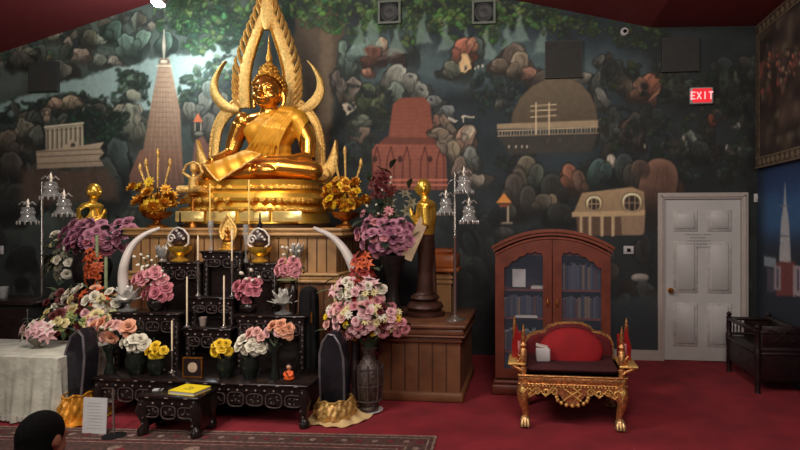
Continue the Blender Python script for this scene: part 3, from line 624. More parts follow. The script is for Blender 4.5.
y = y0+.05
while y < y1-.03:
    for z in (zb+.06, zt2-.06): tr.box((XR-.052, y, z), (.006, .06, .05), 0, Matrix.Rotation(.78, 3, 'X'))
    y += .115
for z_ in (zb+.006, zb+.114, zt2-.006, zt2-.114): tr.b2((XR-.054, y0, z_-.006), (XR-.05, y1, z_+.006))
part('border_pattern', tr, mat('border_gilt', (120, 104, 84), .5), fo)
# ------------------------------------------------------------------ wood-panelled platforms
def panelled(t, name, x0, x1, yf, yb, z0, z1, pitch, mats, inset=.0):
    mb = MB().b2((x0, yf, z0), (x1, yb, z1)); n = max(2, int((x1-x0)/pitch))
    for i in range(1, n): x = x0+(x1-x0)*i/n; mb.box((x, yf-.001, (z0+z1)/2), (.012, .006, z1-z0-.01), 1)
    m = max(2, int((yb-yf)/pitch))
    for i in range(1, m): y = yf+(yb-yf)*i/m; mb.box((x1+.001, y, (z0+z1)/2), (.006, .012, z1-z0-.01), 1)
    return part(name, mb, mats, t)
def ledge(t, name, x0, x1, yf, yb, z1, steps, mt):        # stepped mouldings, each (drop, out, height)
    mb = MB(); z = z1
    for out, h in steps: mb.b2((x0-out, yf-out, z-h), (x1+out, yb, z), 0, .006); z -= h
    return part(name, mb, mt, t), z
YP = -1.50
a = at(128, 300, YP); b = at(341, 300, YP); PX0, PX1 = a.x, b.x; PZ = at(250, 228, YP).z
t = thing('altar_platform', 'tall oak-panelled platform with moulded ledge carrying the golden pedestal', 'platform', ((PX0+PX1)/2, -.9, 0))
YB = -.38
panelled(t, 'upper_panel', PX0+.05, PX1-.05, YP, YB, at(250, 272, YP).z, PZ-.07, .10, [WOODP, WOODG])
lp_, _ = ledge(t, 'top_ledge', PX0+.02, PX1-.02, YP, YB, PZ, ((.05, .03), (.035, .02), (.05, .03), (.02, .02)), WOODT)
zm = at(250, 272, YP).z
part('lower_ledge', MB().b2((PX0, YP-.06, zm-.03), (PX1, YB, zm), 0, .006).b2((PX0, YP-.04, zm-.07), (PX1, YB, zm-.03), 0, .006).b2((PX0, YP-.055, zm-.10), (PX1, YB, zm-.07), 0, .006), WOODT, t)
panelled(t, 'lower_panel', PX0+.03, PX1-.03, YP-.02, YB, .0, zm-.10, .14, [WOODD, WOODG])  # darker boards put the shade below the ledge into their colour
# dark riser below the pedestal
PZ2 = PZ+.055
# right lower platform
YQ = -1.89
a = at(374, 323, YQ); b = at(463, 323, YQ); QX0, QX1 = a.x, b.x; QZ = a.z
t = thing('side_platform', 'low brown-panelled platform under the standing monk statue right of the altar', 'platform', ((QX0+QX1)/2, -1.2, 0))
panelled(t, 'panel', QX0+.03, QX1-.03, YQ+.03, -.85, .06, QZ-.16, .115, [WOODD, WOODG])
part('base_board', MB().b2((QX0, YQ, 0), (QX1, -.85, .09), 0, .01), WOODD, t)
part('top_ledge', MB().b2((QX0-.03, YQ-.04, QZ-.035), (QX1+.03, -.85, QZ), 0, .006).b2((QX0-.01, YQ-.02, QZ-.10), (QX1+.01, -.85, QZ-.035), 0, .01).b2((QX0-.02, YQ-.03, QZ-.12), (QX1+.02, -.85, QZ-.10), 0, .006).b2((QX0+.01, YQ, QZ-.17), (QX1-.01, -.85, QZ-.12), 0, .006), mat('walnut_trim', (104, 66, 46), .4, 0, .2, 6), t)
a = at(50, 330, YQ+.3); LX0 = a.x
t = thing('side_platform', 'low dark-panelled platform mostly hidden by the flowers left of the altar', 'platform', (LX0+.45, -1.0, 0))
panelled(t, 'panel', LX0, PX0-.08, YQ+.33, -.5, .0, QZ-.05, .115, [DKWOOD, BLACK])
part('top_ledge', MB().b2((LX0-.03, YQ+.30, QZ-.05), (PX0-.07, -.5, QZ), 0, .01), DKWOOD, t)
# small wood cabinet block standing on the right platform
YC = -1.17
a = at(430, 249, YC); b = at(449, 323, YC)
t = thing('wooden_pedestal', 'small orange-brown wooden pedestal behind the standing monk statue', 'pedestal', ((a.x+b.x)/2, YC+.2, QZ))
x0, x1 = a.x-.08, b.x+.02; zt = a.z
ORG = mat('orange_wood', (170, 96, 48), .4, 0, .2, 6)
part('upper_box', MB().b2((x0, YC-.03, zt-.20), (x1+.06, YC+.3, zt-.05), 0, .015).b2((x0-.0, YC-.06, zt-.24), (x1+.08, YC+.3, zt-.20), 0, .008).b2((x0, YC-.0, zt-.05), (x1+.02, YC+.3, zt), 0, .01), ORG, t)
part('column', MB().b2((x0, YC, QZ), (x1, YC+.28, zt-.24)).b2((x0, YC-.02, zt-.31), (x1+.02, YC+.28, zt-.28)).b2((x0, YC-.02, zt-.36), (x1+.02, YC+.28, zt-.33)), WOODP, t)

# ------------------------------------------------------------------ golden pedestal, Buddha and flame arch
YBu = -.92
S = mpp(at(265, 182, YBu))
O = at(265, 182, YBu)                  # the statue sits here
pc = at(259, 222, YBu)
t = thing('gold_pedestal', 'stepped golden pedestal with lotus petals under the seated statue', 'pedestal', (pc.x, YBu, PZ))
zS = O.z
def tier(mb, w0, w1, d0, d1, z0, z1, n=3.2, seg=56, m=0, cx=None):
    vs = []; cx = pc.x if cx is None else cx
    for w_, d_, z in ((w0, d0, z0), (w1, d1, z1)):
        for k in range(seg):
            a = 2*PI*k/seg; c_, s_ = math.cos(a), math.sin(a)
            vs.append((cx+w_/2*math.copysign(abs(c_)**(2/n), c_), YBu+d_/2*math.copysign(abs(s_)**(2/n), s_), z))
    fs = [(k, (k+1) % seg, seg+(k+1) % seg, seg+k) for k in range(seg)]+[tuple(range(seg))[::-1], tuple(range(seg, 2*seg))]
    mb.add(vs, fs, m); return mb
H = zS-PZ; w0 = 1.60; dp = .95
def stack(mb, L, m=0):
    for (wa, wb, fa, fb) in L: tier(mb, wa, wb, dp*wa/1.6, dp*wb/1.6, PZ+H*fa, PZ+H*fb, m=m)
    return mb
part('foot', stack(MB(), ((1.70, 1.70, .0, .05), (1.66, 1.60, .05, .09))), mat('dark_foot', (60, 40, 24), .4, .5), t, 'dark lowest step')
part('lower_step', stack(MB(), ((1.58, 1.54, .09, .38), (1.62, 1.62, .38, .43))), GOLD, t)
part('middle_step', stack(MB(), ((1.50, 1.44, .43, .56), (1.58, 1.60, .56, .62), (1.60, 1.52, .62, .72))), GOLD, t)
part('upper_step', stack(MB(), ((1.42, 1.46, .72, .80), (1.50, 1.44, .80, .86), (1.36, 1.40, .86, 1.0))), GOLD, t)
# petal rings
def petal_ring(w_, z0, h, n, down=False, out=.02):
    mb = MB(); d_ = dp*w_/1.6
    for k in range(n):
        a = 2*PI*k/n+.01; c_, s_ = math.cos(a), math.sin(a); e = 2/3.2
        p = Vector((pc.x+w_/2*math.copysign(abs(c_)**e, c_), YBu+d_/2*math.copysign(abs(s_)**e, s_), 0))
        if p.y > YBu+.2: continue
        pw = PI*(w_+d_)/2/n*.62; nr = Vector((c_, s_, 0)).normalized(); nr = Vector((nr.x**3, nr.y, 0)).normalized(); tg = Vector((-nr.y, nr.x, 0))
        L = [(-.9, 0), (-1, .35), (-.7, .7), (0, 1), (.7, .7), (1, .35), (.9, 0)]
        vs = [p+tg*(u*pw)+nr*(out*(1-.2*v))+Vector((0, 0, z0+(-v if down else v)*h)) for u, v in L]+[p+nr*(out+.018)+Vector((0, 0, z0+(-.4 if down else .4)*h))]
        mb.add(vs, [(i, (i+1) % 7, 7) for i in range(7)])
    return mb
part('petal_border', petal_ring(1.60, PZ+H*.62, H*.13, 54, True), GOLDC, t)
part('petal_border', petal_ring(1.46, PZ+H*.80, H*.10, 54), GOLDC, t)
part('petal_border', petal_ring(1.62, PZ+H*.41, H*.09, 60, True), GOLDC, t)
pl = MB()
for fx in (-.36, -.12, .13, .37):
    x = pc.x+fx*1.5
    pl.box((x, YBu-.478, PZ+H*.235), (.33, .02, H*.22), 0, None, .008)
part('front_panel', pl, mat('highlit_gold_panel', (250, 222, 145), .3, .6, .1), t)  # paler than the steps: the reflected hot spot is put into the colour

# body in local metres
def P_(x, y, z): return O+Vector((x, y+.10, z))
bd = MB()
bd.ell(P_(0, .06, .17), (.33, .20, .19)); bd.ell(P_(0, .04, .38), (.235, .16, .22)); bd.ell(P_(0, .03, .58), (.30, .17, .20)); bd.ell(P_(-.01, .03, .73), (.31, .13, .105))
for s in (-1, 1):
    bd.ell(P_(s*.33, .03, .72), (.105, .105, .11)); bd.ell(P_(s*.13, -.09, .60), (.14, .06, .10))
    bd.tube([P_(s*.2, .04, .14), P_(s*.44, -.10, .14), P_(s*.63, -.22, .12)], [.17, .15, .10], 14)
    bd.ell(P_(s*.62, -.23, .11), (.115, .12, .105))
bd.tube([P_(-.62, -.25, .09), P_(-.3, -.42, .09), (P_(.06, -.46, .10))], [.10, .105, .07], 14)
bd.tube([P_(.62, -.25, .11), P_(.3, -.36, .14), (P_(-.04, -.40, .17))], [.10, .10, .065], 14)
bd.ell(P_(.17, -.46, .10), (.13, .05, .055)); bd.ell(P_(-.16, -.40, .19), (.13, .05, .045))
bd.tube([P_(0, .02, .74), P_(0, .0, .83), P_(0, -.01, .92)], [.14, .10, .10], 14)
nv0 = len(bd.v)
bd.ell(P_(0, -.02, 1.045), (.150, .165, .175)); bd.ell(P_(0, -.075, .955), (.105, .10, .095)); bd.ell(P_(0, -.13, .905), (.04, .035, .03))
bd.tube([P_(0, -.165, 1.10), P_(0, -.195, 1.03), P_(0, -.215, .995)], [.014, .02, .028], 8)
for s in (-1, 1):
    bd.ell(P_(s*.015, -.195, .99), (.022, .02, .014))
    bd.ell(P_(s*.062, -.158, 1.055), (.045, .022, .020)); bd.tube([P_(s*.02, -.176, 1.085), P_(s*.065, -.172, 1.105), P_(s*.115, -.135, 1.085)], .011, 6)
    bd.tube([P_(s*.155, -.0, 1.07), P_(s*.168, .0, 1.0), P_(s*.165, -.01, .93), P_(s*.155, -.02, .88)], [.022, .03, .022, .02], 8)
    bd.ell(P_(s*.075, -.115, .98), (.055, .05, .05))
bd.tube([P_(-.05, -.172, .952), P_(0, -.190, .946), P_(.05, -.172, .952)], [.008, .014, .008], 6); bd.tube([P_(-.035, -.168, .934), P_(0, -.182, .930), P_(.035, -.168, .934)], [.008, .014, .008], 6)
for q in range(nv0, len(bd.v)):
    v = bd.v[q]-P_(0, -.02, .88); bd.v[q] = P_(0, -.02, .865)+v*1.10
# arms
bd.tube([P_(-.36, .03, .68), P_(-.44, .04, .50), P_(-.47, .0, .34)], [.105, .095, .075], 14); bd.tube([P_(-.47, .0, .34), P_(-.50, -.16, .27), P_(-.55, -.30, .22)], [.078, .065, .048], 12)
bd.tube([P_(.36, .03, .68), P_(.46, .04, .48), P_(.47, .0, .28)], [.105, .095, .078], 14); bd.tube([P_(.47, .0, .28), P_(.32, -.22, .22), P_(.12, -.32, .235)], [.08, .065, .045], 12)
def hand(mb, w_, d, side, palm, L=.17):            # a hand at w_, pointing along d; side: thumb direction
    d = Vector(d).normalized(); side = Vector(side).normalized(); nn = d.cross(side)
    w_ = Vector(w_); mb.tube([w_-d*.02, w_+d*.04, w_+d*.09], [palm*.8, palm, palm*.95], 10, flat=.55)
    for i, (o, l) in enumerate(((-.032, .8), (-.011, 1.0), (.011, .95), (.032, .72))):
        b = w_+d*.085+side*(-o*1.1); mb.tube([b, b+d*L*.22*l, b+d*L*.42*l-nn*.006, b+d*L*.58*l-nn*.016], [.0125, .0125, .0115, .009], 7)
    b = w_+d*.02+side*palm*.7; mb.tube([b, b+d*.035+side*.022, b+d*.075+side*.026], [.016, .014, .010], 7)
hand(bd, P_(-.55, -.33, .205), (-.05, -.30, -.9), (1, 0, 0), .042, .22)
hand(bd, P_(.10, -.335, .235), (-1, -.12, 0), (0, .35, 1), .045, .2)
t = thing('buddha_statue', 'large golden seated Buddha statue in an orange-gold robe under the flame arch', 'statue', tuple(O))
part('body', fuse(bd, .0095, 3, O, [mat('burnished_gold_skin', (226, 160, 72), .25, .9, .1)], 'body'), None, t)
# hair of small curls with topknot and flame
hr = MB()
hr.ell(P_(0, .012, 1.095), (.188, .188, .175), nu=20, nv=14); hr.ell(P_(0, .0, 1.265), (.105, .105, .10))
part('hair', clip(fuse(hr, .01, 1, O, [GOLDC], 'hair'), [(P_(0, -.06, 1.14)-O, (0, .80, .55))]), None, t, 'tight gold hair curls')
cu = MB(); N = 230
for i in range(N):
    z = 1-2*(i+.5)/N; a = i*2.39996; r = math.sqrt(1-z*z); v = Vector((r*math.cos(a), r*math.sin(a), z))
    q = Vector((v.x*.192, v.y*.192+.012, v.z*.180+1.095))
    if (q-Vector((0, -.06, 1.14))).dot(Vector((0, .80, .55))) > 0 and q.z > .93: cu.ell(P_(*q), .020, 0, 6, 5)
for i in range(60):
    z = 1-2*(i+.5)/60; a = i*2.39996; r = math.sqrt(1-z*z); q = Vector((r*math.cos(a)*.108, r*math.sin(a)*.108, z*.104+1.265))
    if z > -.45: cu.ell(P_(*q), .018, 0, 6, 5)
part('hair_curl', cu, GOLDC, t)
part('finial', MB().lathe([(.05, 1.345), (.055, 1.37), (.03, 1.40), (.038, 1.44), (.022, 1.50), (.012, 1.60), (.003, 1.72)], P_(0, 0, 0), 14), GOLDC, t)
# robe
rb = MB()
rb.ell(P_(0, .06, .20), (.345, .22, .20)); rb.ell(P_(0, .03, .38), (.255, .18, .23)); rb.ell(P_(0, .02, .58), (.33, .20, .22)); rb.ell(P_(.0, .03, .73), (.34, .155, .125)); rb.tube([P_(.12, .02, .80), P_(.30, .03, .76)], [.10, .12], 12)
rb.ell(P_(.33, .03, .72), (.13, .13, .13)); rb.ell(P_(-.13, -.09, .60), (.16, .085, .12)); rb.ell(P_(.13, -.09, .60), (.165, .09, .125))
rb.tube([P_(.36, .03, .69), P_(.45, .05, .50), P_(.455, .02, .36)], [.118, .11, .09], 14)
for k in range(7):      # folds fanning from the shoulder
    a = k/6; rb.tube([P_(.14+.20*a, -.100+.03*a, .80-.04*a), P_(.03+.24*a, -.178+.02*a, .62-.03*a), P_(-.10+.28*a, -.168+.02*a, .46-.05*a), P_(-.20+.38*a, -.150+.02*a, .36-.06*a)], [.012, .020, .019, .012], 8)
rbm = clip(fuse(rb, .0095, 5, O, [GOLDR], 'robe'), [((.07, 0, .90), (1, 0, -1)), ((-.17, 0, 0), (1, 0, .12)), ((0, 0, .20), (0, 0, 1)), ((.46, 0, .66), (-1, 0, .40))])
part('robe', rbm, None, t, 'orange-gold satin robe')
# lap cloth hanging in a point over the knee
def drape(u, v):
    x = .12-.78*u*(1-.15*v); z = .30-.10*u-(.30+.06*math.sin(u*7))*v*(1.15-.45*abs(u-.6)*2); y = -.18-.22*u*(1-u)*2-.25*v-.02*math.sin(u*26)*v-.06*u
    return P_(x, y, z)
KA, KB, KC, KD = [at(x, y, YBu+dy) for x, y, dy in ((205, 165, -.45), (219, 181, -.50), (262, 154, -.42), (247, 149, -.34))]
def cloth(u, v): return (KA*(1-u)+KD*u)*(1-v)+(KB*(1-u)+KC*u)*v+Vector((0, -.03*math.sin(PI*v)+.010*math.sin(u*20+v*4), 0))
do = part('lap_cloth', MB().grid(lambda u, v: cloth(u, v), 22, 12), GOLDR, t, 'pointed satin cloth over the knee')
so = do.modifiers.new('s', 'SOLIDIFY'); so.thickness = .015
hm = MB().tube([cloth(u/8, 1)+Vector((0, -.012, 0)) for u in range(9)], .012, 6).tube([cloth(0, u/8)+Vector((0, -.012, 0)) for u in range(9)], .012, 6)
part('hem', hm, GOLDP, do)
fan = MB()        # jewelled leaf ornament beside the hand
t.update_tag()
# flame arch ("aureole") behind the statue
A = lambda px, py: at(px, py, YBu+.40)
t = thing('flame_arch', 'tall pointed golden flame arch with curled horns framing the seated statue', 'arch', (O.x, YBu+.40, zS))
def half(pts): return [(A(x, y)) for x, y in pts]
cxp = 267
def ribbon(mb, pts, widths, th=.05, m=0, y=YBu+.40):      # a flat band following px points, with its real thickness
    c = [at(px, py, y) for px, py in pts]; sm_ = []
    # subdivide
    P = []; Wd = []
    for i in range(len(c)-1):
        for k in range(4):
            f = k/4; p0 = c[max(i-1, 0)]; p1 = c[i]; p2 = c[i+1]; p3 = c[min(i+2, len(c)-1)]
            P.append(.5*((2*p1)+(p2-p0)*f+(2*p0-5*p1+4*p2-p3)*f*f+(3*p1-p0-3*p2+p3)*f**3)); Wd.append(widths[i]*(1-f)+widths[i+1]*f)
    P.append(c[-1]); Wd.append(widths[-1]); n = len(P); vs = []; fs = []
    for i, p in enumerate(P):
        d = (P[min(i+1, n-1)]-P[max(i-1, 0)]); d.y = 0; d.normalize(); nn = Vector((-d.z, 0, d.x)); w_ = Wd[i]/2
        for u, yy in ((-1, th/2), (-1, -th*.1), (-.5, -th/2), (.5, -th/2), (1, -th*.1), (1, th/2)): vs.append(p+nn*(u*w_)+Vector((0, yy, 0)))
    for i in range(n-1):
        for k in range(6): j = (k+1) % 6; fs.append((i*6+k, i*6+j, i*6+6+j, i*6+6+k))
    fs.append(tuple(range(6))[::-1]); fs.append(tuple(range((n-1)*6, n*6)))
    mb.add(vs, fs, m); return P, Wd
def flames(mb, P, Wd, side, step, L, y):                  # leaf tongues along one edge of the band
    acc = 0
    for i in range(1, len(P)):
        acc += (P[i]-P[i-1]).length
        if acc >= step:
            acc = 0; d = (P[i]-P[i-1]).normalized(); nn = Vector((-d.z, 0, d.x))*side; b = P[i]+nn*Wd[i]*.40
            mb.tube([b-d*L*.3, b+nn*L*.35+d*L*.15, b+nn*L*.62+d*L*.75, b+nn*L*.60+d*L*1.25], [L*.22, L*.30, L*.20, L*.03], 6, flat=.6)
ks = 1.0
for s in (-1, 1):
    X = lambda x: cxp+s*(x-cxp)
    bl = MB(); P, Wd = ribbon(bl, [(X(320), 184), (X(320), 165), (X(319), 146), (X(316), 129), (X(309), 116), (X(299), 107), (X(291), 100)], [.10, .10, .11, .11, .12, .13, .12])
    part('side_pillar', bl, GOLDP, t)
    fm = MB(); flames(fm, P, Wd, -1 if s == 1 else 1, .045, .035, YBu); flames(fm, P, Wd, -1 if s == 1 else 1, .045, .035, YBu)
    fm2 = MB()
    for q, p in enumerate(P[:-1]):
        d = (P[q+1]-p).normalized(); nn = Vector((-d.z, 0, d.x))*(-1 if s == 1 else 1)
        for j in (0, .5): fm2.ell(p+d*j*.045+nn*(Wd[q]*.52), (.024, .024, .024), 0, 8, 6)
    part('bead_border', fm2, GOLDP, t)
    bl = MB(); P, Wd = ribbon(bl, [(X(289), 108), (X(290), 96), (X(290), 84), (X(289), 70), (X(284.5), 52), (X(279), 36), (X(273), 20), (X(268.5), 6)], [.13, .15, .15, .15, .14, .13, .11, .06], y=YBu+.395)
    part('upper_band', bl, GOLDP, t)
    fm = MB(); flames(fm, P, Wd, -1 if s == 1 else 1, .060, .135, YBu); part('flame_tongues', fm, GOLDP, t)
    fm = MB()
    for q in range(0, len(P)-1):
        d = (P[q+1]-P[q]).normalized(); nn = Vector((-d.z, 0, d.x))*(1 if s == 1 else -1); fm.ell(P[q]+nn*(Wd[q]*.5), (.018, .03, .018), 0, 8, 6); fm.ell((P[q]+P[q+1])/2+nn*(Wd[q]*.5), (.018, .03, .018), 0, 8, 6)
    part('bead_border', fm, GOLDC, t)
    bl = MB(); ribbon(bl, [(X(294), 110), (X(303), 109), (X(312), 104), (X(319), 94), (X(320), 82), (X(315), 70), (X(308), 61)], [.07, .10, .13, .115, .08, .045, .010], .05, y=YBu+.38)
    part('horn', bl, GOLDP, t)
    # flame finials low at each side
    bl = MB(); ribbon(bl, [(X(320), 180), (X(325), 174), (X(331), 166), (X(334), 154), (X(336), 140)], [.16, .18, .15, .09, .01], .05, y=YBu+.2)
    ribbon(bl, [(X(316), 178), (X(323), 179), (X(328), 175), (X(326), 168)], [.06, .08, .08, .03], .06, y=YBu+.17)
    part('corner_flame', bl, GOLDP, t)
tb = MB(); ribbon(tb, [(267, 30), (267, 18), (267, 6), (267, -8), (267, -24)], [.06, .18, .16, .11, .01], .06, y=YBu+.38)
part('crown_flame', tb, GOLDP, t)

# ------------------------------------------------------------------ black lacquer altar tables
def skirt(mb, x0, x1, yf, zt, zb, rr):            # carved apron with framed pearl panels
    mb.b2((x0, yf, zb), (x1, yf+.02, zt))
    n = max(2, int((x1-x0)/.17)); 
    return n
def lacq_table(name, label, x0, x1, yf, yb, zt, zfoot=0, ap=.13, group='black lacquer altar tables', legr=.028, panel=.0, paw=False):
    t = thing(name, label, 'table', ((x0+x1)/2, (yf+yb)/2, zfoot), group)
    part('tabletop', MB().b2((x0-.02, yf-.02, zt-.022), (x1+.02, yb, zt), 0, .006).b2((x0-.005, yf-.005, zt-.04), (x1+.005, yb, zt-.022)), LACQ, t)
    inn = MB(); n = max(3, int((x1-x0)/.075))
    for i in range(n): x = x0+(x1-x0)*(i+.5)/n; inn.lathe([(.008, 0), (.008, .004), (0, .006)], (x, yf-.004, zt-.058), 8, 0, ax=(0, -1, 0))
    for i in range(max(2, n//2)): x = x0+(x1-x0)*(i+.5)/max(2, n//2); inn.box((x, yf-.0225, zt-.011), (.03, .003, .007))
    part('apron', MB().b2((x0, yf, zt-.075), (x1, yf+.02, zt-.04)).b2((x0+.01, yf+.012, zt-ap-.03), (x1-.01, yf+.022, zt-.075)), LACQ, t)
    part('pearl_inlay', inn, PEARL, t)
    k = max(2, int(round((x1-x0)/.17))); ww = (x1-x0-.06)/k; zc = zt-.075-ap*.42
    fr = MB(); fl_ = MB()
    for i in range(k):
        cx = x0+.03+ww*(i+.5); hw = ww*.42; hh = ap*.36; pts = []
        for q in range(17):
            a = 2*PI*q/16; c_, s_ = math.cos(a), math.sin(a); pts.append((cx+hw*math.copysign(abs(c_)**.6, c_), yf+.004, zc+hh*math.copysign(abs(s_)**.6, s_)*(1.1 if i % 2 else .9)))
        fr.tube(pts, .0055, 5, cap=False)
        for q in range(5):
            a = q*1.3+i; fl_.ell((cx+hw*.5*math.cos(a), yf+.008, zc+hh*.5*math.sin(a*1.7)), (.014, .004, .006), 0, 7, 5, Matrix.Rotation(a, 3, 'Y'))
    part('carved_frame', fr, PEARLD, t); part('floral_inlay', fl_, PEARLD, t)
    for sx in (x0+.03, x1-.03):
        for sy in (yf+.03, yb-.03):
            lg = MB(); out = (-1 if sx < (x0+x1)/2 else 1)
            zz = zt-.04
            if paw:
                lg.tube([(sx, sy, zz), (sx+out*.015, sy-.015, zz-(zz-zfoot)*.3), (sx+out*.0, sy, zz-(zz-zfoot)*.62), (sx-out*.005, sy+.0, zfoot+.07), (sx+out*.01, sy-.012, zfoot+.03), (sx+out*.012, sy-.015, zfoot)], [.042, .05, .034, .03, .045, .04], 10)
            else: lg.box((sx, sy, (zz+zfoot)/2), (legr*1.6, legr*1.6, zz-zfoot), 0, None, .006)
            lo = part('leg', lg, LACQ, t)
            if sy < (yf+yb)/2 and zt-zfoot > .15:
                pi = MB(); rq = random.Random(int(sx*1000)); m_ = int((zz-zfoot)/.05)
                for q in range(m_): pi.ell((sx+rq.uniform(-.012, .012), sy-(.048 if paw and q > m_*.5 else legr*.8+ (.02 if paw else 0)), zfoot+.04+q*.05), (.010, .004, .013), 0, 7, 5, Matrix.Rotation(rq.uniform(-1, 1), 3, 'Y'))
                part('pearl_inlay', pi, PEARLD, lo)
    if panel: part('back_panel', MB().b2((x0+.03, yb-.06, max(zfoot, zt-.075-panel)), (x1-.03, yb-.03, zt-.05)), LACQ, t)  # black sheet added so the space under the table looks dark
    return t
def X_(px, Y): return at(px, 300, Y).x
def Z_(px, py, Y): return at(px, py, Y).z
# lowest wide table
T6y = -2.66; T6 = Z_(250, 383, T6y)
lacq_table('altar_table', 'lowest and widest black lacquer altar table with pawed legs', X_(95, T6y), X_(306, T6y), T6y, T6y+.48, T6, 0, .15, paw=True, panel=.30)
T5y = -2.14; T5 = Z_(206, 328, T5y)
lacq_table('altar_table', 'centre black lacquer table holding the amber glass, second step up', X_(184, T5y), X_(230, T5y), T5y, T5y+.20, T5, 0, .13, panel=.65)
T4y = -2.14; T4 = Z_(260, 315, T4y)
lacq_table('altar_table', 'left black lacquer table under the left white lotus holder and pink flowers', X_(112, T4y), X_(178, T4y), T4y, T4y+.22, T4, 0, .13, panel=.75)
lacq_table('altar_table', 'right black lacquer table under the right white lotus holder', X_(236, T4y), X_(304, T4y), T4y, T4y+.22, T4, 0, .13, panel=.75)
T3y = -1.93; T3 = Z_(210, 297, T3y)
lacq_table('altar_table', 'centre black lacquer table with two white candlesticks, behind the amber glass', X_(190, T3y), X_(233, T3y), T3y, T3y+.17, T3, 0, .10, panel=.85)
T2y = -1.73; T2 = Z_(180, 262, T2y)
lacq_table('altar_table', 'tall left black lacquer table carrying the left mosaic bowl', X_(160, T2y), X_(200, T2y), T2y, T2y+.13, T2, 0, .12, panel=1.1)
lacq_table('altar_table', 'tall right black lacquer table carrying the right mosaic bowl', X_(245, T2y), X_(276, T2y), T2y, T2y+.13, T2, 0, .12, panel=1.1)
T1y = -1.74; T1 = Z_(225, 251, T1y)
lacq_table('altar_table', 'topmost central black lacquer table holding the small gold shrine', X_(202, T1y), X_(241, T1y), T1y, T1y+.14, T1, T3 if False else 0, .11, panel=1.2)
# small front table
fy = fl(150, 437).y; xa = at(139, 430, fy).x; xb = at(197, 430, fy).x; ST = Z_(170, 396, fy)
stt = lacq_table('offering_table', 'small low black lacquer table in front, with a yellow book on top', xa, xb, fy, fy+.27, ST, .012, .13, 'none', paw=True, panel=.2)
del stt['group']
for x_ in (xa+.012, xb-.012): part('side_panel', MB().b2((x_-.008, fy+.05, .05), (x_+.008, fy+.23, ST-.04)), LACQ, stt)
# ------------------------------------------------------------------ offerings on the altar
SILV = mat('pale_silver_leaf', (196, 192, 186), .35, .3, .15, 30)
CREAM = mat('white_petal', (222, 214, 196), .5, 0, .08, 10)
BLOOM = {}
COL = {'pink': (208, 136, 144), 'rose': (190, 108, 122), 'mauve': (190, 128, 150), 'purple': (162, 98, 128), 'blush': (222, 168, 160), 'white': (226, 218, 200), 'cream': (222, 206, 150),
       'yellow': (236, 196, 40), 'peach': (224, 160, 128), 'red': (150, 36, 30), 'maroon': (98, 36, 36), 'green': (168, 178, 108), 'orange': (206, 92, 48), 'gold': (220, 165, 60), 'palepink': (226, 178, 182), 'grey': (120, 116, 96)}
def petal(mb, phi, wd, L, r0, lift, curl, nu=4, nv=4, point=0, m=0):
    def fn(u, v):
        uu = (u-.5)*2; wv = wd*math.sin(PI*min(.999, .16+.74*v))**.8*(1-point*max(0, v-.45)*1.5)
        r = r0+L*v*math.cos(lift)+curl*v*v*.5; z = L*v*math.sin(lift)-curl*v**3*.8-abs(uu)**2*-.18*wv
        t = uu*wv; return (r*math.cos(phi)-t*math.sin(phi), r*math.sin(phi)+t*math.cos(phi), z)
    mb.grid(fn, nu, nv, m)
def bloom(kind, colour):
    k = (kind, colour)
    if k in BLOOM: return BLOOM[k]
    mb = MB(); c = COL[colour]; pm = mat('petal_'+colour, c, .55, 0, .16, 25); rg = random.Random(len(BLOOM))
    cm = mat('petal_heart_'+colour, [v*.68 for v in c], .6, 0, .2, 30)
    if kind == 'rose':
        for n, L, r0, lift, curl, wd in ((6, .95, .10, .45, .35, .62), (5, .85, .08, .9, .22, .55), (4, .7, .04, 1.2, .1, .42), (3, .55, .0, 1.4, 0, .30)):
            for i in range(n): petal(mb, 2*PI*i/n+rg.random(), wd, L, r0, lift, curl, m=0 if n > 3 else 1)
        mb.ell((0, 0, .18), (.26, .26, .3), 1, 8, 6)
    elif kind == 'lily':
        for i in range(6): petal(mb, 2*PI*i/6, .30, 1.15, .02, .55, .6, point=1)
        for i in range(4): a = i*1.57; mb.tube([(0, 0, 0), (.18*math.cos(a), .18*math.sin(a), .5)], .03, 4, 1)
    elif kind == 'daisy':
        for q in range(2):
            for i in range(9): petal(mb, 2*PI*i/9+q*.35, .20, .95-q*.3, .05, .25+q*.35, .2, 2, 3, m=0)
        mb.ell((0, 0, .14), (.24, .24, .16), 1, 8, 5)
    elif kind == 'lotus':
        for n, L, lift, wd in ((8, 1.0, .45, .42), (7, .95, .85, .38), (5, .8, 1.2, .3)):
            for i in range(n): petal(mb, 2*PI*i/n+n, wd, L, .08, lift, 0, point=1)
        mb.ell((0, 0, .2), (.2, .2, .2), 1, 8, 5)
    elif kind == 'tulip':
        for n, L, lift, wd in ((3, 1.25, 1.35, .55), (3, 1.15, 1.5, .5)):
            for i in range(n): petal(mb, 2*PI*i/3+n+L, wd, L, .30, lift, .0, point=.4)
        mb.ell((0, 0, .1), (.3, .3, .25), 0, 8, 6)
    elif kind == 'bud':
        mb.ell((0, 0, .4), (.42, .42, .62), 0, 8, 6); mb.lathe([(.1, -.2), (.36, .05), (.38, .3)], (0, 0, 0), 7, 1)
    me = mb.mesh(kind, [pm, cm]); BLOOM[k] = me
    so = None
    return me
def put_bloom(parent, kind, colour, p, r, d, roll=0):
    o = bpy.data.objects.new(kind+'_bloom' if kind in ('rose', 'lily', 'daisy', 'lotus', 'tulip') else 'bud', bloom(kind, colour)); C.objects.link(o); o.parent = parent
    o.location = Vector(p)-wpos(parent)
    q = Vector(d).to_track_quat('Z', 'Y') @ Quaternion((0, 0, 1), roll); o.rotation_euler = q.to_euler(); o.scale = (r, r, r)
    return o
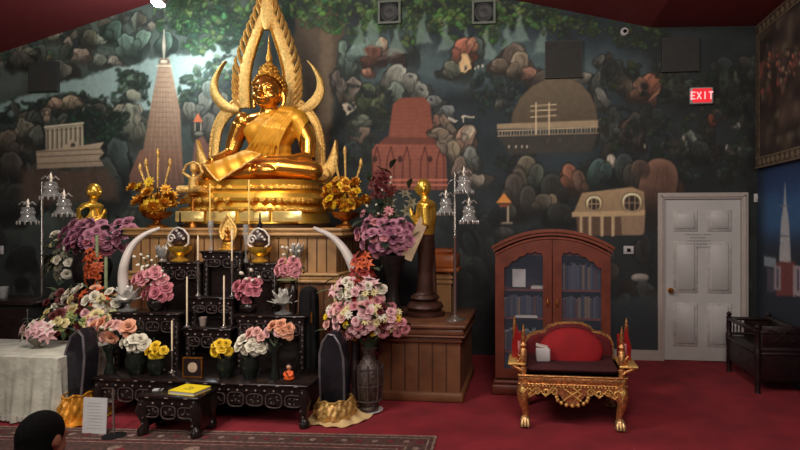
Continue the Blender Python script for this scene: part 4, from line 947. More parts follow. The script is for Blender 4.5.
def leaf_blade(mb, b, d, L, wd, m=0, up=Vector((0, 0, 1))):
    d = Vector(d).normalized(); s = d.cross(up)
    if s.length < .05: s = Vector((1, 0, 0))
    s.normalize(); n = s.cross(d); vs = []; b = Vector(b)
    prof = ((0, .15), (.25, .8), (.5, 1), (.75, .7), (1, .03))
    for v, w_ in prof:
        c = b+d*L*v-up*(L*.25*v*v)
        for u in (-1, 0, 1): vs.append(c+s*(u*wd*w_)+n*(abs(u)*wd*.25*w_))
    fs = [(j*3+i, j*3+i+1, j*3+i+4, j*3+i+3) for j in range(4) for i in range(2)]
    mb.add(vs, fs, m)
def bouquet(t, mouth, clusters, seed, leaf_n=20, leaf_col=GREEN, leaf_L=.10, stem=True):
    """clusters: (px, py, rx, ry, Y, depth, [(kind, colour, n, size_px)])"""
    rg = random.Random(seed); allp = []; mouth = Vector(mouth)
    for px, py, rx, ry, Y, dep, kinds in clusters:
        pts = []; seq = []
        for kind, colour, n, sz in kinds: seq += [(kind, colour, sz)]*n
        rg.shuffle(seq)
        for kind, colour, sz in seq:
            best = None
            for tr in range(14):
                a = rg.uniform(0, 2*PI); r = math.sqrt(rg.random()); x, y = r*math.cos(a), r*math.sin(a)
                dm = min([((x-q[0])*rx)**2+((y-q[1])*ry)**2 for q in pts] or [9e9])
                if best is None or dm > best[0]: best = (dm, x, y, r)
            _, x, y, r = best; pts.append((x, y))
            p = at(px+x*rx, py+y*ry, Y-dep*(1-r*r)); k = mpp(p)*sz*rg.uniform(.85, 1.15)
            d = Vector((x*.9+rg.uniform(-.35, .35), -1.0, -y*.7+.45+rg.uniform(-.3, .3)))
            put_bloom(t, kind, colour, p, k*.80, d, rg.uniform(0, 6)); allp.append((p, k, d.normalized()))
    if stem:
        mb = MB()
        for p, k, d in allp: mb.tube([mouth, mouth*.55+(p-d*k)*.45+Vector((0, 0, .04)), p-d*k*.3], .004, 4)
        st = part('stems', mb, STEM, t); st['kind'] = 'stuff'
    mb = MB()
    for i in range(leaf_n):
        p, k, d = rg.choice(allp); b = p+Vector((rg.uniform(-1, 1)*k, .04, rg.uniform(-1, 1)*k)); dd = Vector((rg.uniform(-1, 1), rg.uniform(-1, .1), rg.uniform(-.8, .8)))+(b-mouth).normalized()*.6
        leaf_blade(mb, b, dd, leaf_L*rg.uniform(.7, 1.3), leaf_L*.28)
    if leaf_n: lf = part('leaves', mb, leaf_col, t); lf['kind'] = 'stuff'
    return allp
VASED = mat('dark_green_glazed_vase', (26, 31, 28), .25, 0, .2, 20)
def vase_prof(mb, base, h, r, shape='urn', n=24, m=0):
    S_ = {'urn': [(.45, 0), (.5, .04), (.28, .12), (.35, .22), (.85, .45), (1, .66), (.8, .84), (.6, .9), (.78, 1), (.66, 1), (.5, .9)],
          'pot': [(.6, 0), (.72, .08), (.95, .4), (1, .65), (.82, .88), (.9, 1), (.75, 1), (.7, .9)],
          'waist': [(.75, 0), (.8, .05), (.45, .3), (.4, .5), (.6, .75), (1, .97), (1, 1), (.85, 1), (.5, .8)],
          'tall': [(.6, 0), (.65, .03), (.8, .2), (1, .55), (.98, .72), (.6, .84), (.42, .9), (.62, 1), (.5, 1), (.34, .9)],
          'goblet': [(.7, 0), (.72, .05), (.3, .15), (.18, .3), (.25, .42), (.8, .6), (1, .85), (.95, 1), (.8, 1), (.7, .8)]}[shape]
    return mb.lathe([(a*r, b*h) for a, b in S_], base, n, m)

# gold flower trees on the platform ledge
def gold_tree(label, px, py_base, Y, cl, seed, extra_px):
    b = at(px, py_base, Y); b.z = PZ; t = thing('gold_flower_tree', label, 'ornament', b, 'golden flower trees')
    k = mpp(b); h = 15*k
    part('bowl', MB().lathe([(10*k, 0), (10*k, 2*k), (4*k, 4*k), (3*k, 7*k), (12*k, 11*k), (15*k, 16*k), (13*k, 16*k), (9*k, 12*k)], b, 20), GOLDD, t)
    mb = MB(); rg = random.Random(seed)
    tips = []
    for q in range(16):
        a = rg.uniform(-1.1, 1.1); L = rg.uniform(18, 34)*k; e = b+Vector((math.sin(a)*L, rg.uniform(-.12, .12), h+math.cos(a)*L)); tips.append(e)
        mb.tube([b+Vector((0, 0, h*.9)), (b+Vector((0, 0, h)))*.5+e*.5+Vector((math.sin(a)*.02, 0, .01)), e], .006, 5)
    part('branches', mb, GOLDD, t)
    for (tx, ty) in extra_px:
        e = at(tx, ty, Y); mb = MB().tube([b+Vector((0, 0, h*.9)), b+Vector(((e.x-b.x)*.5, 0, (e.z-b.z)*.55)), e-Vector((0, 0, 6*k)), e], [.009, .009, .014, .004], 6)
        mb.ell(e-Vector((0, 0, 5*k)), (.022, .022, .05), 0, 8, 6); part('spire', mb, IVORY if False else GOLDP, t, 'pale gold spire')
    for kind, n, sz in cl:
        for i in range(n):
            a = rg.uniform(-1.25, 1.25); L = rg.uniform(3, 38 if seed == 5 else 34)*k*(1-.22*abs(a)); p = b+Vector((math.sin(a)*L*(.85 if seed == 5 else 1.0), rg.uniform(-.14, .02), h+2*k+math.cos(a)*L*.92))
            put_bloom(t, kind, 'gold' if rg.random() < .75 else 'yellow', p, sz*k*rg.uniform(.8, 1.2), (math.sin(a)+rg.uniform(-.4, .4), -1, .5+rg.uniform(-.5, .5)), rg.uniform(0, 6))
    return t
mat('petal_gold', (222, 160, 52), .35, .75, .3, 40, .3, 60); mat('petal_heart_gold', (180, 110, 30), .4, .75, .3, 40)
gold_tree('golden flower tree in a bowl left of the seated statue with pale spires', 157, 230, -1.25, [('lotus', 16, 6.5), ('rose', 10, 6), ('daisy', 12, 5)], 4, [(158, 148), (146, 158), (170, 158), (140, 163)])
gold_tree('dense golden blossom tree right of the seated statue', 346, 228, -1.25, [('lotus', 44, 4.6), ('daisy', 34, 4.2), ('rose', 16, 4.2)], 5, [(345, 146), (361, 158), (336, 158)])
# tiny gold kneeling angel
YA = -1.38
b = at(193, 206, YA); b.z = PZ
t = thing('angel_figurine', 'small pale gold figure with arms raised on a post left of the golden pedestal', 'figurine', b)
k = mpp(b); z0 = at(193, 194, YA).z
part('post', MB().lathe([(.05, 0), (.05, .03), (.02, .06), (.02, z0-b.z-.03), (.05, z0-b.z-.01), (.05, z0-b.z)], b, 12), GOLDD, t)
m = MB(); q = Vector((b.x, b.y, z0))
m.ell(q+Vector((0, 0, .05)), (.07, .05, .05)); m.tube([q+Vector((0, 0, .05)), q+Vector((.01, 0, .18))], [.055, .05], 8); m.tube([q+Vector((.01, 0, .18)), q+Vector((.01, 0, .24))], .02, 8); m.ell(q+Vector((.01, 0, .275)), (.042, .045, .05))
for s in (-1, 1): m.tube([q+Vector((.01+s*.05, 0, .18)), q+Vector((.01+s*.115, -.02, .23)), q+Vector((.01+s*.075, -.02, .31)), q+Vector((.02, -.02, .345))], [.022, .018, .015, .012], 8); m.tube([q+Vector((s*.03, 0, .05)), q+Vector((s*.12, -.07, .05)), q+Vector((s*.17, .03, .02))], [.045, .038, .02], 8)
part('body', fuse(m, .008, 2, b, [GOLDP], 'angel_body'), None, t)

# mosaic bowls
MOSD = mat('dark_mosaic', (52, 34, 34), .4, 0, .3, 40)
def mosaic(label, px, zt, Y):
    b = at(px, 262, Y); b.z = zt; t = thing('mosaic_bowl', label, 'bowl', b, 'mosaic bowls on gold stands'); k = mpp(b)
    part('stand', MB().lathe([(8*k, 0), (8.5*k, 1*k), (6*k, 3*k), (3.5*k, 4.5*k), (3.5*k, 6*k), (7*k, 8*k), (11*k, 12*k), (11.5*k, 15.5*k), (10.5*k, 15.5*k)], b, 24), GOLD, t, 'gold footed bowl')
    part('orb', MB().ell(b+Vector((0, 0, 23*k)), (9.5*k, 8*k, 9*k), 0, 20, 14), MOSD, t)
    fr = MB(); fy_ = -8.2*k
    L = [(-11, 18), (-10, 26), (-5, 32), (0, 34), (6, 32), (11, 26), (11, 18), (6, 14.5), (-6, 14.5)]
    fr.tube([b+Vector((x*k, fy_*.35, z*k)) for x, z in L+L[:1]], 1.0*k, 6)
    part('white_frame', fr, IVORY, t)
    sp = MB(); sp.tube([b+Vector(((-4+4.2*math.cos(a*.55)*(1-a*.055))*k, fy_, (23+5*math.sin(a*.55)*(1-a*.055))*k)) for a in range(16)], .9*k, 6)
    part('spiral', sp, IVORY, t)
    sq = MB()
    for i in range(4): sq.box(b+Vector(((1+i*2.4)*k, fy_*.8, (31-i*2.6)*k)), (1.8*k, 1.5*k, 2.2*k), 0, Matrix.Rotation(-.7, 3, 'Y'))
    part('tile', sq, IVORY, t)
    part('finial', MB().lathe([(4*k, 31*k), (4.5*k, 32.5*k), (1.6*k, 34*k), (2.4*k, 36.5*k), (2.4*k, 38*k), (.9*k, 40*k), (.7*k, 48*k), (.2*k, 50*k)], b, 12), BLACK, t)
mosaic('dark mosaic orb in a gold footed bowl, on the tall left table', 180, T2, T2y+.065)
mosaic('dark mosaic orb in a gold footed bowl, on the tall right table', 260, T2, T2y+.065)
# small gold shrine
b = at(228, 251, T1y+.07); b.z = T1; k = mpp(b)
t = thing('gold_shrine', 'small gold Buddha figure in a teardrop frame on the topmost black table', 'shrine', b)
part('base', MB().box(b+Vector((0, 0, 1.2*k)), (15*k, 9*k, 2.4*k), 0, None, .004).box(b+Vector((0, 0, 3.8*k)), (11*k, 7*k, 2.8*k), 0, None, .004).box(b+Vector((0, 0, 6.8*k)), (9*k, 6*k, 3.2*k), 0, None, .004), GOLDC, t)
out = [(0, 36), (3.4, 31), (7.2, 25), (8.6, 20), (7.4, 14), (4, 9), (-4, 9), (-7.4, 14), (-8.6, 20), (-7.2, 25), (-3.4, 31)]
fm = MB(); fm.tube([b+Vector((x*k, 0, z*k)) for x, z in out+out[:1]], 1.3*k, 6); fm.prism([(x*k*.9, z*k) for x, z in out], .006, .016, c=b)
part('teardrop_frame', fm, GOLDP, t)
m = MB(); m.ell(b+Vector((0, -.02, 10.5*k)), (5*k, 3*k, 2.2*k)); m.tube([b+Vector((0, -.018, 11*k)), b+Vector((0, -.018, 16*k))], [3*k, 2.8*k], 10); m.ell(b+Vector((0, -.018, 19.5*k)), (2.2*k, 2.2*k, 2.8*k)); m.ell(b+Vector((0, -.018, 22*k)), (1*k, 1*k, 1.6*k))
part('figure', fuse(m, .006, 2, b, [GOLDD], 'shrine_figure'), None, t)
# glass vases
for px, lb in ((209, 'slim clear glass vase left of the small gold shrine'), (246, 'slim clear glass vase right of the small gold shrine')):
    b = at(px, 250, T1y+.07 if px < 240 else T2y+.04); b.z = T1 if px < 240 else T2; hh = (30 if px < 240 else 38)*mpp(b)
    if px < 240: b.x = max(b.x, X_(205, T1y)+.02)
    t = thing('glass_vase', lb, 'vase', b, 'clear glass vases')
    part('glass', vase_prof(MB(), b, hh, .030, 'goblet', 16), GLASS, t)
# candles
def candlestick(label, px, py0, py1, Y, z0, stick=0, group='white taper candles', gold=False, r=.0075):
    b = at(px, py0, Y); b.z = z0; k = mpp(b); zt = at(px, py1, Y).z; t = thing('taper_candle', label, 'candle', b, group)
    hb = max(.03, stick*k)
    part('holder', MB().lathe([(.030, 0), (.032, .006), (.012, .018), (.008, .03), (.008, hb*.6), (.014, hb*.7), (.010, hb*.85), (.016, hb), (.010, hb)], b, 14), GOLDD if gold else CHROME, t)
    part('candle', MB().lathe([(r, hb*.95), (r*.95, zt-z0), (.001, zt-z0+.006)], b, 10), WAX if not gold else mat('golden_wax', (238, 200, 110), .5), t)
    part('wick', MB().tube([b+Vector((0, 0, zt-z0)), b+Vector((.002, 0, zt-z0+.015))], .0015, 4), BLACK, t)
candlestick('very tall thin golden candle left, before the golden pedestal', 210, 250, 184, -1.475, PZ, 4, 'tall golden candles', True)
candlestick('very tall thin golden candle right, before the golden pedestal', 249, 250, 180, -1.475, PZ, 4, 'tall golden candles', True)
candlestick('white taper candle in a tall holder at the left of the upper centre table', 198, 297, 236, T3y+.05, T3, 36)
candlestick('white taper candle in a tall holder at the right of the upper centre table', 232, 297, 230, T3y+.05, T3, 36)
candlestick('white taper candle left of the amber glass', 187, 328, 277, T5y+.03, T5, 4)
candlestick('white taper candle right of the amber glass', 224, 328, 276, T5y+.03, T5, 4)
candlestick('thin white taper candle between the left flower pots and the clock', 172, 374, 321, T6y+.22, T6, 22)
# small glass lamps at the foot of the candlesticks omitted where hidden; amber glass
b = at(203, 327, T5y+.09); b.z = T5
t = thing('amber_glass', 'small amber drinking glass on the centre black table', 'glass', b)
part('tumbler', MB().lathe([(.026, 0), (.028, .004), (.036, .085), (.033, .085), (.025, .01)], b, 20), GLASS, t)
part('amber_drink', MB().lathe([(.024, .006), (.032, .078), (0, .079)], b, 18), mat('amber_liquid', (205, 120, 80), .2, 0, .05), t)
# crystal lotus holders and tusks
def lotus_holder(label, px, py, Y, z, green=False):
    b = at(px, py, Y); b.z = z; k = mpp(b); t = thing('lotus_holder', label, 'candle holder', b, 'white glass lotus holders')
    part('foot', MB().lathe([(9*k, 0), (9*k, 1*k), (3*k, 3*k), (2*k, 7*k), (5*k, 10*k)], b, 16), GLASS, t)
    for n, L, lift, wd, r0 in ((7, 14, .35, 3.2, 3), (6, 17, 1.0, 4.4, 3), (5, 17, 1.35, 4.2, 1.5)):
        for i in range(n):
            mb = MB(); petal(mb, 2*PI*i/n+n+.3, wd*k*1.1, L*k, r0*k, lift, 0, 4, 5, 1.0); mb.xf(Matrix.Translation(b+Vector((0, 0, 9*k)))); o = part('petal', mb, SILV, t); s_ = o.modifiers.new('s', 'SOLIDIFY'); s_.thickness = .004
    return b, k, t
def tusk(label, pts, Y0, rad, zfix=None):
    c = []
    for i, (x, y, dy) in enumerate(pts): c.append(at(x, y, Y0+dy))
    P = []; n = len(c)
    for i in range(n-1):
        for q in range(5):
            f = q/5; p0 = c[max(i-1, 0)]; p1 = c[i]; p2 = c[i+1]; p3 = c[min(i+2, n-1)]
            P.append(.5*((2*p1)+(p2-p0)*f+(2*p0-5*p1+4*p2-p3)*f*f+(3*p1-p0-3*p2+p3)*f**3))
    P.append(c[-1]); m = len(P); r = [rad*(1-.70*(i/(m-1))**1.6) for i in range(m)]
    t = thing('elephant_tusk', label, 'tusk', P[0], 'curved ivory tusks'); part('tusk_body', MB().tube(P, r, 16), IVORY, t)
    part('tusk_socket', MB().lathe([(rad*1.5, -.012), (rad*1.7, .0), (rad*1.5, .05), (rad*1.15, .07), (rad*1.1, .05)], P[0], 18), SILV, t)
b, k, _ = lotus_holder('white glass lotus holder at the foot of the left tusk', 128, 309, T4y+.10, T4)
lotus_holder('white glass lotus holder with a green leaf on the right black table', 284, 312, T4y+.10, T4)
tusk('tall curved ivory tusk left of the black altar tables', [(125, 300, 0), (123, 278, 0), (125, 262, 0), (132, 246, .05), (144, 235, .12), (160, 228, .2)], T4y+.10, .048)
# wooden stand for the right tusk
b = at(356, 300, -1.78); zt = at(356, 292, -1.78).z
single('tusk_stand', MB().lathe([(.07, 0), (.07, .03), (.045, .06), (.04, zt-.05), (.07, zt-.02), (.07, zt)], (b.x, b.y, 0), 16), DKWOOD, 'dark wooden stand hidden behind the right bouquet, under the right tusk', 'stand', (b.x, b.y, 0))
tusk('tall curved ivory tusk right of the black altar tables', [(356, 291, 0), (356, 276, 0), (351, 262, 0), (343, 248, .02), (331, 236, .05), (314, 228, .1)], -1.78, .056)
# flower pots along the lowest table
def pot_flowers(label, px, py, Y, z, h, r, cl, seed, shape='pot', leaf=6, matl=VASED, group='small flower pots on the lowest table', lc=DGREEN):
    b = at(px, py, Y); b.z = z; k = mpp(b); t = thing('flower_pot', label, 'flower pot', b, group)
    part('pot', vase_prof(MB(), b, h*k, r*k, shape), matl, t)
    return t, bouquet(t, b+Vector((0, 0, h*k*.95)), cl, seed, leaf, lc, .05)
Yf = T6y+.14
pot_flowers('dark pot of white roses, second from the left on the lowest table', 136, 376, Yf, T6, 22, 10, [(134, 343, 11, 6, Yf, .04, [('rose', 'white', 7, 7)])], 1)
pot_flowers('dark pot of yellow roses left of the clock', 157, 377, Yf, T6, 17, 9, [(156, 351, 8, 6, Yf, .03, [('rose', 'yellow', 6, 5.5)])], 2)
pot_flowers('dark waisted vase of pale peach roses at the left end of the lowest table', 110, 374, Yf, T6, 27, 7, [(113, 329, 20, 9, Yf, .04, [('rose', 'peach', 5, 8), ('rose', 'blush', 5, 6.5), ('bud', 'white', 3, 6)])], 3, 'waist')
pot_flowers('dark pot of yellow roses right of the clock', 226, 377, Yf, T6, 20, 9, [(221, 348, 9, 7, Yf, .03, [('rose', 'yellow', 7, 5.8)])], 4)
pot_flowers('dark pot of white roses right of the yellow ones', 250, 377, Yf, T6, 22, 9, [(250, 345, 12, 7, Yf, .04, [('rose', 'white', 8, 7)])], 5)
pot_flowers('dark waisted vase of peach roses at the right end of the lowest table', 275, 377, Yf, T6, 34, 7, [(258, 336, 9, 6, Yf, .03, [('rose', 'blush', 4, 7)]), (279, 330, 13, 6, Yf, .03, [('rose', 'peach', 6, 7), ('rose', 'palepink', 2, 6)])], 6, 'waist', 4)
# pink lotus arrangements on the middle steps
def pinkpot(label, cl, seed, px, py, Y, z, h=14):
    b = at(px, py, Y); b.z = z; k = mpp(b); t = thing('lotus_arrangement', label, 'flower arrangement', b, 'pink flower arrangements on the altar')
    part('bowl', vase_prof(MB(), b, h*k, 9*k, 'pot'), LACQ, t)
    bouquet(t, b+Vector((0, 0, h*k*.9)), cl, seed, 6, DGREEN, .08); return t
Ya = T4y+.12
pinkpot('tall pink rose arrangement with small white buds beside the left tusk', [(150, 277, 15, 9, Ya, .05, [('rose', 'pink', 9, 7.5), ('bud', 'white', 6, 4)]), (157, 293, 12, 8, Ya, .06, [('rose', 'rose', 8, 7)]), (148, 260, 14, 7, Ya, .03, [('bud', 'white', 11, 4.2)])], 11, 157, 314, Ya, T4)
pinkpot('pink rose arrangement with white buds on the right black table', [(248, 291, 13, 10, Ya, .05, [('rose', 'rose', 8, 7.5)]), (251, 276, 9, 5, Ya, .03, [('bud', 'white', 5, 5)])], 12, 249, 314, Ya, T4, 10)
Yb_ = T2y+.0
t = thing('lotus_arrangement', 'pink rose cluster above the green leaf of the right white lotus', 'flower arrangement', (0, 0, 0), 'pink flower arrangements on the altar')
b = at(293, 314, Ya); b.z = T4; t.location = b; k = mpp(b)
part('stand', vase_prof(MB(), b, 33*k, 5*k, 'tall'), LACQ, t)
bouquet(t, b+Vector((0, .0, 31*k)), [(289, 268, 12, 8, Ya+.02, .04, [('rose', 'pink', 10, 6.5)]), (291, 251, 8, 6, Ya+.02, .03, [('bud', 'white', 7, 5)])], 13, 4, DGREEN, .06)
part('green_leaf', MB().ell(b+Vector((-.03, -.06, 34*k)), (11*k, .05, 1.6*k), 0, 16, 6), mat('olive_leaf', (98, 104, 66), .6), t, 'broad olive leaf')
# white lotus ornaments flanking the bowls
for px, py, lb, Y, z in ((163, 258, 'small white lotus ornament behind the left pink roses', T2y+.06, T2), (297, 259, 'small white lotus ornament above the right pink roses', -1.60, None)):
    b = at(px, py, Y); 
    if z: b.z = z
    t = thing('lotus_ornament', lb, 'ornament', b, 'small white lotus ornaments'); k = mpp(b)
    base_z = b.z
    if not z:
        part('rod', MB().lathe([(.05, 0), (.05, .02), (.008, .03), (.008, b.z+.03)], (b.x, b.y, 0), 10), BLACK, t)
    part('cup', MB().lathe([(4*k, 0), (4*k, 1*k), (2*k, 3*k), (6*k, 7*k), (7*k, 12*k), (5*k, 8*k)], b, 14), GLASS, t)
    for i in range(7):
        mb = MB(); petal(mb, 2*PI*i/7, 3.4*k, 14*k, 3*k, 1.25, 0, 4, 4, 1.0); mb.xf(Matrix.Translation(b+Vector((0, 0, 3*k)))); o = part('petal', mb, SILV, t); s_ = o.modifiers.new('s', 'SOLIDIFY'); s_.thickness = .003
# framed clock / picture with a round dial
Yc = T6y+.10; b = at(193, 378, Yc); b.z = T6; k = mpp(b)
t = thing('desk_clock', 'small square brass-framed clock with a round pale dial on the lowest table', 'clock', b)
fr = MB(); s_ = 10.5*k; hh = 20*k
for a_, c_ in (((-s_, 0), (s_, 1.2*k)), ((-s_, hh-1.2*k), (s_, hh)), ((-s_, 1.2*k), (-s_+1.2*k, hh-1.2*k)), ((s_-1.2*k, 1.2*k), (s_, hh-1.2*k))): fr.b2(b+Vector((a_[0], -.012, a_[1])), b+Vector((c_[0], .012, c_[1])))
part('frame', fr, GOLDD, t)
part('face_board', MB().b2(b+Vector((-s_*.9, -.004, 1.2*k)), b+Vector((s_*.9, .010, hh-1.2*k))), DKWOOD, t)
part('dial', MB().lathe([(5*k, 0), (5*k, .006), (4.3*k, .008), (0, .008)], b+Vector((0, -.004, hh*.5)), 24, 0, ax=(0, -1, 0)), mat('pale_dial', (190, 165, 140), .4), t)
# orange monk figurine
b = at(289, 378, Yf-.03); b.z = T6; k = mpp(b)
t = thing('monk_figurine', 'tiny seated monk figurine in a bright orange robe on the lowest table', 'figurine', b)
m = MB(); m.ell(b+Vector((0, 0, 2.4*k)), (5.6*k, 4.2*k, 2.6*k)); m.tube([b+Vector((0, 0, 3*k)), b+Vector((0, 0, 9.5*k))], [4.4*k, 3.2*k], 10)
for s in (-1, 1): m.tube([b+Vector((s*3*k, 0, 9*k)), b+Vector((s*4.4*k, -1.5*k, 6*k)), b+Vector((s*1*k, -4*k, 4.6*k))], [1.5*k, 1.4*k, 1.1*k], 8)
part('robe', fuse(m, .005, 2, b, [mat('orange_robe', (232, 96, 34), .6, 0, .1)], 'figurine_robe'), None, t, 'bright orange robe')
part('head', MB().tube([b+Vector((0, 0, 9*k)), b+Vector((0, 0, 12*k))], 1.2*k, 8).ell(b+Vector((0, 0, 13.6*k)), (2.6*k, 2.6*k, 3*k), 0, 14, 10).ell(b+Vector((0, -2.5*k, 13.3*k)), (.5*k, .6*k, .7*k), 0, 6, 5), mat('figurine_skin', (205, 150, 120), .5), t, 'round bare head')
part('hair_cap', MB().ell(b+Vector((0, .5*k, 14.6*k)), (2.7*k, 2.5*k, 2.7*k), 0, 14, 10), BLACK, t, 'dark hair')
part('sash', MB().tube([b+Vector((-3*k, -2.0*k, 10*k)), b+Vector((0, -4.2*k, 7*k)), b+Vector((2.5*k, -4*k, 4*k))], .6*k, 6), BLACK, t)
# book and cards on the small table
YEL = mat('yellow_book_cover', (240, 212, 20), .5, 0, .03); b = at(190, 390, fy+.12); b.z = ST
t = thing('yellow_book', 'thick yellow-covered book lying on the small front table', 'book', b)
rot = Matrix.Rotation(-.16, 3, 'Z'); bw, bdp = .24, .19
part('pages', MB().box(b+Vector((0, 0, .014)), (bw*.97, bdp*.97, .020), 0, rot), WHITE, t)
part('cover', MB().box(b+Vector((0, 0, .0265)), (bw, bdp, .004), 0, rot).box(b+Vector((0, 0, .002)), (bw, bdp, .004), 0, rot).box(b+rot @ Vector((-bw/2, 0, .014)), (.004, bdp, .028), 0, rot), YEL, t, 'bright yellow cover')
tx = MB()
for u, v, l in ((-.01, .025, .05), (.015, -.0, .04), (0, -.028, .07)): tx.box(b+rot @ Vector((u, v, .0288)), (l, .012, .001), 0, rot)
part('cover_lettering', tx, mat('olive_ink', (120, 100, 20), .6), t)
b = at(158, 391, fy+.13); b.z = ST; rot = Matrix.Rotation(.3, 3, 'Z')
t = thing('card_box', 'small pale card lying beside the yellow book on the front table', 'card', b)
part('card', MB().box(b+Vector((0, 0, .004)), (.07, .05, .006), 0, rot), WHITE, t); part('card_band', MB().box(b+Vector((0.02, 0, .0078)), (.02, .05, .001), 0, rot), BLACK, t)
# standing white notice and small stand on the floor
b = fl(95, 434); hN = at(95, 398, b.y).z; wN = 26*mpp(b)
t = thing('paper_notice', 'white printed sheet standing upright on the floor before the altar', 'notice', b)
part('sheet', MB().box(b+Vector((0, 0, hN/2)), (wN, .006, hN), 0, Matrix.Rotation(-.06, 3, 'X')), WHITE, t)
part('easel', MB().box(b+Vector((0, .05, hN*.42)), (.03, .006, hN*.85), 0, Matrix.Rotation(.22, 3, 'X')), BLACK, t)
tx = MB()
for i in range(9): tx.box(b+Vector((R.uniform(-.006, .006), -.004-(hN*(.86-.085*i)-hN/2)*-.06, hN*(.86-.085*i))), (wN*R.uniform(.5, .75), .0012, .005), 0, Matrix.Rotation(-.06, 3, 'X'))
part('printed_lines', tx, mat('faint_print', (176, 174, 176), .7), t)
b = fl(114, 437); zt = at(114, 386, b.y).z
t = thing('microphone_stand', 'thin metal rod on a flat black base beside the white notice', 'stand', b)
part('base', MB().lathe([(.085, 0), (.085, .012), (.05, .022), (.012, .026)], b, 24), BLACK, t)
part('rod', MB().tube([b+Vector((0, 0, .02)), b+Vector((-.01, 0, zt))], .007, 8), CHROME, t)
part('clip', MB().lathe([(.010, 0), (.014, .012), (.010, .03)], b+Vector((-.01, 0, zt-.01)), 10), BLACK, t)
# ------------------------------------------------------------------ rug
c0 = fl(437, 437); c1 = fl(0, 427); dr = (c0-c1); dr.z = 0; dr.normalize(); nr_ = Vector((dr.y, -dr.x, 0))
RUGD = mat('rug_field', (62, 44, 42), .95, 0, .5, 30, .6, 200, col2=(96, 62, 56)); RUGB = mat('rug_border', (128, 104, 94), .95, 0, .45, 40); RUGR = mat('rug_red', (104, 34, 38), .95, 0, .3, 30)
rl, rwd = 5.6, 2.2
def rp_(u, v, z): return tuple(c0-dr*u+nr_*v+Vector((0, 0, z)))
def rband(u0, u1, v0, v1, z, m, mb): mb.add([rp_(u0, v0, z), rp_(u1, v0, z), rp_(u1, v1, z), rp_(u0, v1, z), rp_(u0, v0, 0.001), rp_(u1, v0, 0.001), rp_(u1, v1, .001), rp_(u0, v1, .001)], [(0, 1, 2, 3), (4, 7, 6, 5), (0, 4, 5, 1), (1, 5, 6, 2), (2, 6, 7, 3), (3, 7, 4, 0)], m, False)
mb = MB(); rband(0, rl, 0, rwd, .008, 0, mb)
for a_, b_, m_ in ((.0, .02, 1), (.05, .062, 1), (.20, .215, 1), (.24, .25, 2), (.26, .27, 1)):
    for (u0, u1, v0, v1) in ((a_, rl-a_, a_, b_), (a_, b_, b_, rwd-b_), (rl-b_, rl-a_, b_, rwd-b_)): rband(u0, u1, v0, v1, .0095, m_, mb)
rgx = random.Random(2)
for i in range(46):
    u = .1+i*.12; mb.lathe([(.028, .0095), (.02, .011)], rp_(u, .13, 0), 6, 1 if i % 2 else 2)
for i in range(16): mb.lathe([(.028, .0095), (.02, .011)], rp_(.13, .13+i*.12, 0), 6, 1 if i % 2 else 2)
for i in range(60): mb.lathe([(rgx.uniform(.03, .07), .0085), (.02, .0105)], rp_(rgx.uniform(.35, 4.5), rgx.uniform(.35, 1.6), 0), 6, rgx.choice((1, 2)))
single('rug', mb, [RUGD, RUGB, RUGR], 'long dark patterned rug with pale borders on the red carpet', 'rug', c0*.5+c1*.5)

# ------------------------------------------------------------------ big bouquets
# right: bouquet in a carved vase on a white plate
b = fl(369, 411); kk = mpp(b)
single('plate', MB().lathe([(.07, 0), (.10, .004), (.125, .016), (.12, .018), (.09, .010), (.0, .008)], b, 28), mat('white_china', (205, 196, 200), .3), 'white round plate on the red carpet under the carved vase', 'plate', b)
b = b+Vector((0, 0, .018)); t = thing('flower_vase', 'tall carved dark vase with a huge pink, yellow and white bouquet', 'flower arrangement', b)
CARV = mat('carved_dark_vase', (70, 58, 54), .35, .2, .5, 30, .8, 60)
hv = (408-358)*kk
part('vase', MB().lathe([(.085, 0), (.09, .02), (.075, .04), (.10, .08), (.115, hv*.5), (.115, hv*.85), (.08, hv*.94), (.06, hv), (.05, hv+.05), (.07, hv+.10), (.05, hv+.10)], b, 24), CARV, t)
rl_ = MB()
for i in range(8):
    a = i*PI/4+.2; p0 = b+Vector((math.cos(a)*.108, math.sin(a)*.108, .10)); rl_.tube([p0, p0+Vector((math.cos(a)*.014, math.sin(a)*.014, hv*.35)), p0+Vector((math.cos(a)*.010, math.sin(a)*.010, hv*.70))], .008, 5)
for z in (.09, hv*.5, hv*.84): rl_.lathe([(.113, z-.006), (.121, z), (.113, z+.006)], b, 24)
part('raised_relief', rl_, PEARLD, t)
Yv = b.y
bouquet(t, b+Vector((0, 0, hv+.08)), [
 (362, 318, 38, 20, Yv, .16, [('rose', 'palepink', 16, 6.5), ('daisy', 'cream', 12, 5.5), ('rose', 'pink', 8, 6.5), ('daisy', 'yellow', 5, 5), ('rose', 'blush', 8, 6), ('rose', 'maroon', 5, 5.5), ('daisy', 'white', 8, 5.5)]),
 (358, 293, 25, 14, Yv+.04, .12, [('rose', 'white', 8, 6.5), ('lily', 'palepink', 7, 8), ('rose', 'red', 5, 5.5), ('daisy', 'cream', 7, 5), ('rose', 'palepink', 5, 6)]),
 (362, 269, 9, 14, Yv+.12, .05, [('lily', 'red', 6, 7.5), ('lily', 'orange', 6, 7.5)]),
 (398, 327, 8, 6, Yv, .02, [('rose', 'pink', 4, 6)])], 31, 46, GREEN, .13)
